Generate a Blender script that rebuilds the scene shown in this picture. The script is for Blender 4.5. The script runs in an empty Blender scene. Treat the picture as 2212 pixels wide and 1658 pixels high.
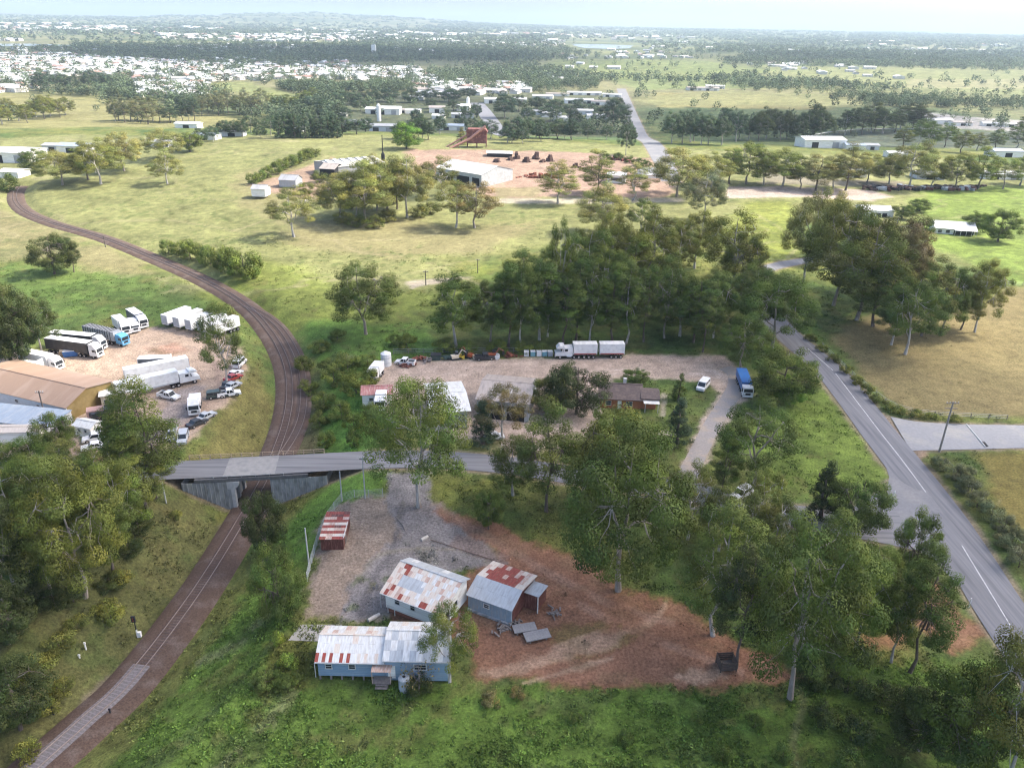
import bpy, math, random
import numpy as np
from mathutils import Vector
rnd = random.Random(7)
RNG = np.random.default_rng(11)
SC = bpy.context.scene
COL = SC.collection
# ------------------------------------------------------------------ camera geometry (used to measure the place from the photograph)
FPX, PITCH, ROLL, CH = 1683., math.radians(24.72), math.radians(1.15), 80.
FW = np.array([0, math.cos(PITCH), -math.sin(PITCH)]); U0 = np.array([0, math.sin(PITCH), math.cos(PITCH)]); R0 = np.array([1., 0, 0])
RT = R0*math.cos(ROLL) + U0*math.sin(ROLL); UP = U0*math.cos(ROLL) - R0*math.sin(ROLL)
SUN_AZ, SUN_EL = math.radians(14), math.radians(47)      # azimuth measured from +x towards +y
SUNV = np.array([math.cos(SUN_EL)*math.cos(SUN_AZ), math.cos(SUN_EL)*math.sin(SUN_AZ), math.sin(SUN_EL)])
def ray(x, y): return FW*FPX + RT*(x-1106) - UP*(y-829)
def P(x, y, z=0.):
    d = ray(x, y); t = (z-CH)/d[2]
    return np.array([d[0]*t, d[1]*t, z])
def X(p):
    v = np.array(p, float) - [0, 0, CH]; k = v @ FW
    return 1106+FPX*(v @ RT)/k, 829-FPX*(v @ UP)/k, k
# ------------------------------------------------------------------ noise and terrain
def _h(ix, iy, s):
    n = (ix.astype(np.int64)*374761393 + iy.astype(np.int64)*668265263 + s*1274126177) & 0x7fffffff
    n = ((n ^ (n >> 13))*1103515245 + 12345) & 0x7fffffff
    n = (n ^ (n >> 16))*1911520717 & 0x7fffffff
    return (n & 0xffff)/65535.
def vnoise(x, y, s=0):
    x = np.asarray(x, float); y = np.asarray(y, float)
    ix = np.floor(x); iy = np.floor(y); fx = x-ix; fy = y-iy
    fx = fx*fx*(3-2*fx); fy = fy*fy*(3-2*fy)
    a = _h(ix, iy, s); b = _h(ix+1, iy, s); c = _h(ix, iy+1, s); d = _h(ix+1, iy+1, s)
    return (a*(1-fx)+b*fx)*(1-fy) + (c*(1-fx)+d*fx)*fy
def fbm(x, y, o=4, s=0):
    v = 0; a = .5; t = 0
    for i in range(o):
        v = v + a*vnoise(x*2**i+i*17.3, y*2**i-i*9.1, s+i); t += a; a *= .55
    return v/t
def sst(a, b, x):
    t = np.clip((x-a)/(b-a), 0, 1); return t*t*(3-2*t)
def crom(pts, n=12):
    pts = np.array(pts, float); q = np.vstack([2*pts[0]-pts[1], pts, 2*pts[-1]-pts[-2]]); out = []
    for i in range(1, len(q)-2):
        for k in range(n):
            t = k/n; a, b, c, d = q[i-1], q[i], q[i+1], q[i+2]
            out.append(.5*((2*b)+(c-a)*t+(2*a-5*b+4*c-d)*t*t+(3*b-a-3*c+d)*t**3))
    out.append(q[-2]); return np.array(out)
def polydist(x, y, pts, vals=None):
    """distance to a polyline, signed side, and an interpolated value along it"""
    best = np.full(x.shape, 1e9); side = np.zeros(x.shape); val = np.zeros(x.shape)
    for i in range(len(pts)-1):
        ax, ay = pts[i][:2]; bx, by = pts[i+1][:2]; dx, dy = bx-ax, by-ay; L = dx*dx+dy*dy+1e-9
        t = np.clip(((x-ax)*dx+(y-ay)*dy)/L, 0, 1); d = np.hypot(x-ax-t*dx, y-ay-t*dy)
        m = d < best; best = np.where(m, d, best); side = np.where(m, np.sign(dx*(y-ay)-dy*(x-ax)), side)
        if vals is not None: val = np.where(m, vals[i]+t*(vals[i+1]-vals[i]), val)
    return best, side, val
_rz = [((40, 1690), -4.9), ((70, 1658), -5.), ((180, 1560), -5.5), ((290, 1455), -6.), ((440, 1255), -6.4), ((560, 1055), -6.5), ((598, 970), -5.8), ((620, 900), -4.9), ((626, 835), -4), ((615, 775), -3),
       ((582, 715), -2.), ((528, 658), -1.2), ((440, 605), -.5), ((330, 556), -.2), ((220, 512), 0), ((110, 480), 0), ((50, 453), 0), ((32, 425), 0), ((45, 400), 0), ((95, 380), 0)]
RAIL = crom([P(*q, z) for q, z in _rz], 8)
RAIL = np.vstack([[RAIL[0]-(RAIL[4]-RAIL[0])*9], RAIL])
ROADS = {}
WATERS = [np.array([P(*q, -7)[:2] for q in pg]) for pg in ([(1232, 92), (1262, 88), (1290, 90), (1300, 95), (1340, 95), (1372, 99), (1366, 104), (1325, 106), (1290, 105), (1262, 104), (1240, 99)], [(-400, 97), (60, 94.5), (150, 97.5), (158, 100), (40, 100), (-400, 103)])]
def terr0(x, y):
    x = np.asarray(x, float); y = np.asarray(y, float); r = np.hypot(x, y)
    z = .5*(fbm(x/35., y/35., 3, 5)-.5)*sst(60, 160, r)
    z = z + 5.5*np.exp(-(((x+60)/330.)**2+((y-520)/120.)**2)) - 9*sst(590, 760, y+.06*x)
    z = z + 16*(fbm(x/1100., y/1100., 3, 9)-.45)*sst(900, 2200, r)
    for pl in WATERS:
        m = polymask(x, y, pl, 70, 0, 50); z = z*(1-m)-9*m
    z = z+78*sst(3500, 15000, r)
    th = np.degrees(np.arctan2(x, y))
    z = z + 120*sst(9000, 14000, r)*(1-sst(17000, 22000, r))*np.exp(-((th+13)/8.)**2)*(.55+.9*fbm(th/2.2, r/5000., 3, 21))
    z = z + 70*sst(15000, 19000, r)*(fbm(th/3., r/6000., 3, 33)-.25)
    return z
def terr(x, y):
    x = np.asarray(x, float); y = np.asarray(y, float); z = terr0(x, y)
    near = (np.hypot(x, y) < 480) & (x < 30)
    if near.any():
        d, s, v = polydist(x[near], y[near], RAIL, RAIL[:, 2])
        k = np.where(s > 0, .62, .40)                     # left bank steeper than right
        dd = np.maximum(d-4.2, 0); zz = z[near]
        z = z.copy(); z[near] = np.clip(zz, v-.55-dd*k, v-.55+dd*k)
    for c, hw in ROADS.values():
        lo = c.min(0)-12; hi = c.max(0)+12
        m = (x > lo[0]) & (x < hi[0]) & (y > lo[1]) & (y < hi[1])
        if m.any():
            d, _, w = polydist(x[m], y[m], c, hw)
            z = z.copy(); z[m] -= .14*(1-sst(w-.2, w+.5, d))
    return z
def tz(x, y): return float(terr(np.array([x]), np.array([y]))[0])
def G(px, py):
    d = ray(px, py)
    if d[2] > -1e-6: d = ray(px, py+1)
    za = np.linspace(14, -26, 121); t = (za-CH)/d[2]
    h = terr(d[0]*t, d[1]*t); below = np.nonzero(za < h)[0]
    i = max(1, below[0] if len(below) else 120)
    a, b = t[i-1], t[i]
    for _ in range(14):
        m = (a+b)/2
        if CH+d[2]*m < tz(d[0]*m, d[1]*m): b = m
        else: a = m
    return np.array([d[0]*b, d[1]*b, CH+d[2]*b])
# roads: name -> (centre line xy, half widths)
def road_path(name, pts, ws, n=10):
    c = crom([[*p[:2], w] for p, w in zip(pts, ws)], n); ROADS[name] = (c[:, :2], c[:, 2]/2); return c
R1 = road_path('main_road', [(72.5, 40), (73.6, 65), (75.3, 91.5), (77.9, 110.4), (79.6, 124.7), (80.9, 150.3), (82.3, 185), (79.3, 215), (80, 245), (87, 272), (106, 289), (135, 300), (165, 312)], [8.4]*8+[8, 6.5, 6, 6, 6])
R6 = road_path('far_road', [(86, 440), (91, 490), (93.2, 522), (108, 700), (134, 993), (165, 1330)], [11, 12, 13, 14, 14, 14])
R2 = road_path('bridge_road', [(-150, 122), (-100, 127), (-67.3, 130.3), (-49.5, 132.6), (-22, 136.4), (-3, 135.2), P(1230, 1025)[:2], P(1480, 1060)[:2], P(1690, 1108)[:2], P(1850, 1130)[:2], P(1960, 1128)[:2]], [6.6, 6.6, 6.8, 7.2, 7, 6.6, 6.6, 6.6, 7, 10, 20])
R4 = road_path('side_road', [P(1945, 935)[:2], P(2010, 940)[:2], P(2120, 942)[:2], P(2212, 942)[:2], P(2500, 948)[:2]], [16, 13, 11, 10.5, 10.5])
R3 = road_path('driveway', [P(1478, 1040)[:2], P(1505, 985)[:2], P(1538, 920)[:2], P(1575, 862)[:2], P(1592, 830)[:2], P(1588, 806)[:2], P(1560, 790)[:2]], [4, 3.8, 3.8, 4, 4.4, 4.6, 4.6])
F1 = road_path('far_street', [P(1030, 222, -9)[:2], P(1052, 250, -9)[:2], P(1072, 280, -9)[:2], P(1098, 316, -8)[:2]], [17, 17, 16, 15])
# ------------------------------------------------------------------ materials
def lin(*c): return tuple((v/12.92 if v <= .04045 else ((v+.055)/1.055)**2.4) for v in (k/255. for k in c))
MATS = {}
def nt(name):
    m = bpy.data.materials.new(name); m.use_nodes = True; n = m.node_tree; n.nodes.clear()
    o = n.nodes.new('ShaderNodeOutputMaterial'); return m, n, o
def node(n, t, **kw):
    x = n.nodes.new(t)
    for k, v in kw.items():
        if k in x.inputs: x.inputs[k].default_value = v
        else: setattr(x, k, v)
    return x
def mat(name, c, rough=.7, var=.25, scale=.6, metal=0., bump=0., dirt=None, dscale=.25, stretch=(1, 1, 1), spec=.3):
    """principled colour broken up by two noises; dirt = second colour in soft patches"""
    if name in MATS: return MATS[name]
    m, n, o = nt(name); L = n.links.new
    b = node(n, 'ShaderNodeBsdfPrincipled', Roughness=rough, Metallic=metal); b.inputs['Specular IOR Level'].default_value = spec
    tc = node(n, 'ShaderNodeTexCoord'); mp = node(n, 'ShaderNodeMapping'); mp.inputs['Scale'].default_value = stretch
    L(tc.outputs['Object'], mp.inputs[0])
    nz = node(n, 'ShaderNodeTexNoise', Scale=scale*3, Detail=6., Roughness=.65); L(mp.outputs[0], nz.inputs[0])
    mr = node(n, 'ShaderNodeMapRange'); mr.inputs[1].default_value = .3; mr.inputs[2].default_value = .7
    mr.inputs[3].default_value = 1-var; mr.inputs[4].default_value = 1+var; L(nz.outputs[0], mr.inputs[0])
    base = node(n, 'ShaderNodeRGB'); base.outputs[0].default_value = (*c, 1); out = base.outputs[0]
    if dirt:
        n2 = node(n, 'ShaderNodeTexNoise', Scale=dscale*3, Detail=5.); L(mp.outputs[0], n2.inputs[0])
        r2 = node(n, 'ShaderNodeMapRange'); r2.inputs[1].default_value = .48; r2.inputs[2].default_value = .66; L(n2.outputs[0], r2.inputs[0])
        mx = node(n, 'ShaderNodeMix', data_type='RGBA'); L(r2.outputs[0], mx.inputs[0]); L(out, mx.inputs[6]); mx.inputs[7].default_value = (*dirt, 1); out = mx.outputs[2]
    vm = node(n, 'ShaderNodeVectorMath', operation='SCALE'); L(out, vm.inputs[0]); L(mr.outputs[0], vm.inputs[3]); L(vm.outputs[0], b.inputs['Base Color'])
    if bump:
        bp = node(n, 'ShaderNodeBump', Strength=.6, Distance=bump); L(nz.outputs[0], bp.inputs['Height']); L(bp.outputs[0], b.inputs['Normal'])
    L(b.outputs[0], o.inputs[0]); MATS[name] = m; return m
def leafmat():
    m, n, o = nt('foliage'); L = n.links.new
    at = node(n, 'ShaderNodeAttribute', attribute_name='Col'); oi = node(n, 'ShaderNodeObjectInfo')
    mu = node(n, 'ShaderNodeMix', data_type='RGBA', blend_type='MULTIPLY'); mu.inputs[0].default_value = 1
    L(oi.outputs['Color'], mu.inputs[6]); L(at.outputs['Color'], mu.inputs[7])
    d = node(n, 'ShaderNodeBsdfDiffuse'); t = node(n, 'ShaderNodeBsdfTranslucent'); L(mu.outputs[2], d.inputs[0]); L(mu.outputs[2], t.inputs[0])
    g = node(n, 'ShaderNodeBsdfGlossy', Roughness=.45); g.inputs[0].default_value = (.8, .85, .8, 1)
    ms = node(n, 'ShaderNodeMixShader'); ms.inputs[0].default_value = .14; L(d.outputs[0], ms.inputs[1]); L(t.outputs[0], ms.inputs[2])
    mg = node(n, 'ShaderNodeMixShader'); mg.inputs[0].default_value = .012; L(ms.outputs[0], mg.inputs[1]); L(g.outputs[0], mg.inputs[2])
    L(mg.outputs[0], o.inputs[0]); return m
def colmat(name, detail=True, rough=.95):
    """takes the vertex colour of the thing itself, broken up by fine noise"""
    m, n, o = nt(name); L = n.links.new
    at = node(n, 'ShaderNodeAttribute', attribute_name='Col'); b = node(n, 'ShaderNodeBsdfPrincipled', Roughness=rough); b.inputs['Specular IOR Level'].default_value = .12
    out = at.outputs['Color']
    if detail:
        ge = node(n, 'ShaderNodeNewGeometry')
        hs = []
        for sc, lo, hi, de in ((2.3, .48, 1.50, 6), (.35, .72, 1.28, 6), (.05, .82, 1.18, 4)):
            z = node(n, 'ShaderNodeTexNoise', Scale=sc, Detail=float(de), Roughness=.7); L(ge.outputs['Position'], z.inputs[0])
            r = node(n, 'ShaderNodeMapRange'); r.inputs[1].default_value = .3; r.inputs[2].default_value = .7; r.inputs[3].default_value = lo; r.inputs[4].default_value = hi
            L(z.outputs[0], r.inputs[0]); v = node(n, 'ShaderNodeVectorMath', operation='SCALE'); L(out, v.inputs[0]); L(r.outputs[0], v.inputs[3]); out = v.outputs[0]; hs.append(z)
        bp = node(n, 'ShaderNodeBump', Strength=.5, Distance=.5); L(hs[0].outputs[0], bp.inputs['Height']); L(bp.outputs[0], b.inputs['Normal'])
    L(out, b.inputs['Base Color']); L(b.outputs[0], o.inputs[0]); return m
LEAF = leafmat(); GROUNDM = colmat('ground_cover'); FARM = colmat('distant_surface', False)
# ------------------------------------------------------------------ mesh builders
class MB:
    def __init__(s): s.v = []; s.f = []; s.m = []
    def quad(s, *p, m=0):
        k = len(s.v); s.v += [tuple(q) for q in p]; s.f.append(tuple(range(k, k+len(p)))); s.m.append(m); return s
    def box(s, c, d, rz=0., m=0, top=1.):
        x, y, z = d[0]/2, d[1]/2, d[2]/2; k = len(s.v); co, si = math.cos(rz), math.sin(rz)
        for (a, b, e) in ((-x, -y, -z), (x, -y, -z), (x, y, -z), (-x, y, -z), (-x*top, -y*top, z), (x*top, -y*top, z), (x*top, y*top, z), (-x*top, y*top, z)):
            s.v.append((c[0]+a*co-b*si, c[1]+a*si+b*co, c[2]+e))
        for f in ((0, 3, 2, 1), (4, 5, 6, 7), (0, 1, 5, 4), (1, 2, 6, 5), (2, 3, 7, 6), (3, 0, 4, 7)): s.f.append(tuple(k+i for i in f)); s.m.append(m)
        return s
    def prism(s, prof, y0, y1, axis='y', m=0):
        """extrude a profile [(a,z)] along y (a = x) or along x (a = y)"""
        k = len(s.v); n = len(prof)
        for yy in (y0, y1):
            for a, z in prof: s.v.append((a, yy, z) if axis == 'y' else (yy, a, z))
        s.f.append(tuple(range(k, k+n))); s.f.append(tuple(range(k+2*n-1, k+n-1, -1))); s.m += [m, m]
        for i in range(n): j = (i+1) % n; s.f.append((k+i, k+n+i, k+n+j, k+j)); s.m.append(m)
        return s
    def tube(s, pts, rad, n=8, m=0, cap=True):
        pts = [np.array(p, float) for p in pts]; k0 = len(s.v)
        for i, p in enumerate(pts):
            d = pts[min(i+1, len(pts)-1)]-pts[max(i-1, 0)]; d = d/(np.linalg.norm(d)+1e-9)
            a = np.cross(d, [0, 0, 1.]) if abs(d[2]) < .95 else np.cross(d, [1., 0, 0]); a /= np.linalg.norm(a); b = np.cross(d, a)
            r = rad[i] if hasattr(rad, '__len__') else rad
            for j in range(n): t = 2*math.pi*j/n; s.v.append(tuple(p+r*(a*math.cos(t)+b*math.sin(t))))
        for i in range(len(pts)-1):
            for j in range(n): q = (j+1) % n; s.f.append((k0+i*n+j, k0+i*n+q, k0+(i+1)*n+q, k0+(i+1)*n+j)); s.m.append(m)
        if cap: s.f.append(tuple(k0+j for j in range(n))[::-1]); s.f.append(tuple(k0+(len(pts)-1)*n+j for j in range(n))); s.m += [m, m]
        return s
    def mesh(s, name, mats):
        me = bpy.data.meshes.new(name); me.from_pydata(s.v, [], s.f)
        for x in (mats if isinstance(mats, (list, tuple)) else [mats]): me.materials.append(x)
        if any(s.m): me.polygons.foreach_set('material_index', s.m)
        me.validate(); me.update(); return me
    def build(s, name, mats, parent=None, loc=None, rz=0.):
        o = bpy.data.objects.new(name, s.mesh(name, mats)); COL.objects.link(o)
        if parent: o.parent = parent
        if loc is not None: o.location = loc
        if rz: o.rotation_euler[2] = rz
        return o
def npmesh(name, V, Fq, mats, col=None, smooth=False):
    """fast mesh from arrays; faces all of one size"""
    me = bpy.data.meshes.new(name); nv = len(V); nf = len(Fq); k = Fq.shape[1]
    me.vertices.add(nv); me.vertices.foreach_set('co', np.ascontiguousarray(V, np.float32).ravel())
    me.loops.add(nf*k); me.loops.foreach_set('vertex_index', np.ascontiguousarray(Fq, np.int32).ravel())
    me.polygons.add(nf); me.polygons.foreach_set('loop_start', np.arange(0, nf*k, k, dtype=np.int32))
    if smooth: me.polygons.foreach_set('use_smooth', np.ones(nf, bool))
    for x in mats: me.materials.append(x)
    if col is not None:
        a = me.color_attributes.new('Col', 'FLOAT_COLOR', 'POINT'); c = np.ones((nv, 4), np.float32); c[:, :3] = col; a.data.foreach_set('color', c.ravel())
    me.update(calc_edges=True); return me
def add(name, me, parent=None, loc=None):
    o = bpy.data.objects.new(name, me); COL.objects.link(o)
    if parent: o.parent = parent
    if loc is not None: o.location = loc
    return o
def tag(o, label=None, cat=None, group=None, kind=None):
    for k, v in (('label', label), ('category', cat), ('group', group), ('kind', kind)):
        if v: o[k] = v
    return o
def thing(name, label, cat, loc, rz=0., group=None, s=None):
    o = bpy.data.objects.new(name, None); o.empty_display_size = .5; COL.objects.link(o); o.location = [float(v) for v in loc]; o.rotation_euler[2] = rz
    if s is not None: o.scale = s
    return tag(o, label, cat, group)
def copy_tree(o, parent=None):
    c = o.copy(); COL.objects.link(c)
    if parent: c.parent = parent
    for ch in list(o.children): copy_tree(ch, c)
    return c

# ------------------------------------------------------------------ ground sheet
PAINT = []   # (polygon in world xy, colour, edge softness, noise amplitude, noise scale, strength, height at which it was measured)
def paint(c, pts, soft=1.2, amp=2.5, ns=6., k=1., z=0.): PAINT.append((np.array([P(*q, z)[:2] for q in pts]), np.array(c), soft, amp, ns, k))
def polymask(x, y, poly, soft, amp, ns):
    m = np.zeros(x.shape); mg = soft+amp+1; lo = poly.min(0)-mg; hi = poly.max(0)+mg
    s = (x > lo[0]) & (x < hi[0]) & (y > lo[1]) & (y < hi[1])
    if not s.any(): return m
    xs, ys = x[s], y[s]; c = np.vstack([poly, poly[:1]]); d, _, _ = polydist(xs, ys, c)
    ins = np.zeros(xs.shape, bool)
    for (ax, ay), (bx, by) in zip(c[:-1], c[1:]):
        if ay != by: ins ^= ((ay > ys) != (by > ys)) & (xs < (bx-ax)*(ys-ay)/(by-ay)+ax)
    sd = np.where(ins, d, -d)+amp*2*(fbm(xs/ns, ys/ns, 4, int(abs(poly[0, 0]*7)) % 97)-.5)+amp*.9*(fbm(xs/ns*4.3, ys/ns*4.3, 3, 7)-.5)
    m[s] = sst(-soft, soft, sd); return m
GR = dict(lush=(.085, .152, .028), fore=(.088, .140, .026), past=(.165, .168, .068), dry=(.20, .168, .09), brown=(.165, .13, .062), bank=(.088, .088, .034), verge=(.12, .165, .032), red=(.215, .102, .062), grav=(.19, .175, .17),
          brg=(.245, .19, .15), track=(.38, .26, .175), tan=(.37, .29, .235), pink=(.36, .27, .205), mill=(.27, .185, .14), far=(.11, .125, .05), dust=(.34, .30, .23))
# paddocks
paint(GR['past'], [(-900, 545), (120, 520), (200, 560), (420, 640), (520, 580), (640, 650), (900, 650), (1000, 560), (1750, 480), (2300, 640), (3200, 640), (2700, 380), (1450, 330), (1000, 303), (600, 300), (100, 300), (-900, 320)], 14, 16, 30, .95)
paint((.135, .16, .035), [(420, 645), (560, 560), (700, 600), (960, 640), (1040, 580), (1040, 700), (880, 700), (700, 740), (620, 700)], 5, 7, 16, .8)
paint((.08, .125, .03), [(-300, 600), (130, 570), (290, 590), (440, 650), (480, 700), (330, 690), (130, 690), (-300, 690)], 5, 6, 16, .75)
paint(GR['dry'], [(560, 470), (900, 480), (1010, 500), (1160, 480), (1060, 540), (840, 560), (640, 530)], 6, 10, 14, .6)
paint(GR['dry'], [(500, 390), (640, 360), (720, 440), (620, 480), (520, 450)], 5, 8, 14, .5)
paint(GR['dry'], [(-200, 440), (20, 460), (190, 520), (330, 590), (260, 590), (60, 560), (-200, 560)], 4, 8, 14, .6)
paint((.125, .18, .032), [(1980, 410), (2700, 400), (2700, 640), (2212, 622), (2060, 560), (1960, 520)], 6, 6, 16, .8)
paint((.165, .185, .038), [(1600, 440), (1720, 440), (1720, 560), (1640, 570), (1560, 500)], 4, 5, 12, .8)
paint(GR['brown'], [(1770, 740), (1860, 690), (2100, 650), (2212, 618), (2700, 600), (2700, 915), (2212, 910), (2080, 905), (1940, 888), (1850, 830)], 3, 4, 10, .9)
paint((.17, .135, .04), [(2110, 985), (2212, 972), (2500, 970), (2500, 1300), (2230, 1190), (2150, 1090)], 2, 2, 6, .9)
paint(GR['verge'], [(1600, 930), (1690, 880), (1780, 830), (1860, 920), (1915, 1020), (1900, 1090), (1800, 1080), (1640, 1050)], 2, 3, 6, .9)
paint((.085, .135, .028), [(1700, 700), (1760, 690), (1880, 830), (1990, 930), (1900, 890), (1780, 770)], 2, 2.5, 5, .8)
# lush gully and foreground
paint(GR['lush'], [(640, 690), (900, 700), (960, 760), (830, 780), (800, 900), (840, 985), (690, 985), (680, 900), (690, 780)], 3, 4, 8, .9)
paint((.095, .185, .032), [(690, 860), (790, 800), (800, 985), (695, 985)], 2, 3, 6, .7)
paint(GR['fore'], [(130, 1760), (330, 1470), (520, 1240), (590, 1100), (690, 1020), (840, 1010), (830, 1080), (720, 1110), (660, 1240), (620, 1400), (690, 1470), (1000, 1480), (1500, 1480), (1720, 1470), (1900, 1430), (2300, 1420), (2900, 1900), (100, 1900)], 1.5, 2.5, 5, .95)
paint((.09, .165, .03), [(600, 1110), (700, 1020), (830, 1015), (815, 1080), (720, 1090), (650, 1180)], 1.5, 1.5, 4, .7)
paint((.13, .125, .03), [(570, 1380), (690, 1370), (690, 1470), (560, 1500)], 1, 1.5, 3, .7)
paint((.125, .135, .03), [(930, 1040), (1075, 1030), (1075, 1090), (960, 1100)], 1, 2, 4, .8)
paint(GR['bank'], [(-300, 1400), (60, 1250), (280, 1140), (330, 1040), (450, 1035), (500, 1090), (470, 1180), (380, 1280), (260, 1440), (60, 1640), (-100, 1800), (-400, 1700)], 2, 3, 5, .85)
paint(GR['brg'], [(470, 1110), (520, 1080), (560, 1090), (430, 1260), (310, 1420), (150, 1590), (20, 1690), (100, 1560), (330, 1330), (420, 1220)], .8, 1.2, 2.5, .55, -4)
paint((.13, .115, .04), [(400, 1000), (430, 960), (510, 820), (560, 760), (590, 860), (580, 990)], 1.5, 2.5, 5, .85)
paint((.12, .085, .06), [(585, 990), (612, 860), (600, 760), (640, 740), (690, 860), (690, 990)], 1.5, 2, 4, .55, -3)
# bare earth and gravel
paint(GR['brg'], [(690, 1105), (730, 1080), (830, 1070), (960, 1090), (1090, 1210), (860, 1240), (830, 1340), (660, 1335), (680, 1230)], .8, 1.6, 2.2, .95)
paint(GR['red'], [(880, 1085), (960, 1095), (1080, 1140), (1170, 1180), (1260, 1200), (1340, 1270), (1480, 1310), (1620, 1400), (1760, 1470), (1500, 1490), (1240, 1478), (1030, 1470), (1010, 1390), (930, 1350), (850, 1340), (820, 1310), (1000, 1250), (1080, 1200)], 1, 2, 3, .95)
paint((.12, .115, .04), [(1190, 1430), (1330, 1390), (1340, 1350), (1180, 1395), (1200, 1360), (1300, 1340), (1370, 1370), (1300, 1420)], .8, 1.6, 2, .55)
paint(GR['track'], [(1030, 1455), (1150, 1425), (1290, 1375), (1350, 1365), (1340, 1395), (1220, 1425), (1080, 1462)], .5, .7, 2, .65)
paint(GR['track'], [(1130, 1475), (1230, 1440), (1330, 1415), (1320, 1425), (1210, 1460)], .3, .5, 2, .7)
paint(GR['track'], [(1440, 1455), (1560, 1440), (1580, 1465), (1480, 1478)], .5, 1.2, 1.5, .7)
paint(GR['grav'], [(835, 1020), (930, 1022), (925, 1060), (940, 1110), (1060, 1180), (1090, 1215), (960, 1235), (860, 1250), (840, 1330), (735, 1342), (755, 1270), (800, 1210), (870, 1160), (840, 1100)], .6, 1.3, 2.2, .95)
paint((.17, .12, .10), [(985, 1150), (1100, 1200), (1085, 1222), (970, 1180)], .4, .6, 2, .6)
paint(GR['tan'], [(795, 800), (880, 776), (1200, 772), (1345, 768), (1560, 768), (1610, 800), (1620, 850), (1560, 910), (1500, 1010), (1470, 1030), (1490, 960), (1545, 860), (1530, 830), (1440, 818), (1330, 818), (1300, 890), (1260, 960), (1080, 985), (960, 940), (860, 900), (790, 870)], 1.2, 2, 4, .95)
paint((.40, .32, .25), [(1462, 1025), (1492, 955), (1532, 895), (1556, 850), (1545, 815), (1600, 800), (1612, 850), (1575, 910), (1530, 985), (1505, 1030)], .8, 1.2, 3, .9)
paint((.10, .13, .035), [(1330, 890), (1430, 880), (1530, 825), (1555, 850), (1510, 910), (1480, 990), (1400, 1000), (1330, 950)], .8, 1.2, 4, .9)
paint(GR['dust'], [(1376, 935), (1440, 930), (1470, 942), (1376, 945)], .4, .6, 3, .8)
paint(GR['dust'], [(1428, 850), (1440, 850), (1436, 900), (1425, 900)], .3, .3, 3, .8)
paint((.13, .14, .04), [(820, 945), (1080, 950), (1080, 980), (850, 978)], 1, 1.5, 4, .8)
paint(GR['pink'], [(-500, 760), (130, 760), (230, 720), (330, 705), (470, 715), (525, 760), (520, 820), (490, 870), (430, 930), (400, 960), (320, 985), (140, 990), (-500, 1000)], 1.2, 2, 4, .95)
paint((.36, .17, .11), [(300, 752), (380, 742), (420, 758), (360, 768)], 1, 1.5, 4, .6)
paint((.27, .235, .22), [(370, 850), (430, 830), (420, 900), (340, 960), (320, 920)], 1, 2, 4, .7)
paint((.08, .125, .03), [(170, 930), (280, 900), (330, 905), (310, 960), (180, 960)], .8, 1.5, 3, .85)
paint((.33, .15, .10), [(200, 985), (340, 1000), (420, 1000), (330, 1030), (220, 1030)], .8, 1.2, 3, .8)
paint(GR['brg'], [(1885, 1050), (1925, 1030), (1925, 1100), (1880, 1100)], .6, 1, 2, .8)
paint((.24, .11, .065), [(2000, 1235), (2050, 1290), (2130, 1370), (2060, 1420), (1960, 1330)], 1, 2, 3, .85)
paint((.24, .11, .065), [(1835, 1370), (1960, 1365), (1960, 1400), (1835, 1400)], .6, 1.2, 3, .7)
paint((.30, .20, .14), [(1965, 965), (2010, 960), (2005, 985), (1985, 990)], .5, .8, 2, .8)
# sawmill and far ground
paint(GR['mill'], [(880, 335), (1060, 335), (1260, 340), (1430, 352), (1470, 385), (1440, 425), (1060, 425), (1000, 400), (900, 380)], 3, 5, 10, .95, 2)
paint(GR['mill'], [(540, 400), (640, 375), (720, 350), (760, 400), (700, 430), (560, 412)], 3, 4, 8, .85, 2)
paint((.17, .16, .075), [(1065, 408), (1170, 405), (1160, 424), (1070, 425)], 2, 3, 8, .7, 2)
paint(GR['dust'], [(1060, 427), (1200, 428), (1470, 426), (1480, 434), (1200, 438), (1060, 436)], 1.5, 1.5, 8, .9, 2)
paint((.36, .29, .25), [(1560, 412), (1700, 412), (1880, 418), (1930, 432), (1880, 440), (1720, 432), (1560, 436)], 2, 2, 8, .9, 0)
paint((.33, .28, .23), [(880, 608), (960, 600), (1020, 598), (960, 610), (890, 622)], 1, 1.2, 6, .8)
paint((.20, .17, .14), [(1640, 385), (1760, 395), (1960, 400), (1960, 412), (1640, 408)], 3, 4, 8, .7)
paint((.075, .085, .05), [(760, 200), (1340, 200), (1420, 330), (1350, 318), (1000, 300), (600, 298), (560, 270)], 8, 12, 40, .85, -9)
paint((.075, .12, .045), [(1090, 318), (1340, 300), (1400, 340), (1090, 328)], 6, 6, 30, .8, -9)
paint((.055, .085, .035), [(1410, 235), (2000, 225), (2400, 320), (1500, 340)], 10, 14, 40, .8, -9)
paint((.085, .095, .085), [(1730, 300), (1830, 282), (2212, 285), (2300, 330), (1730, 335)], 6, 8, 30, .6, -9)
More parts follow.
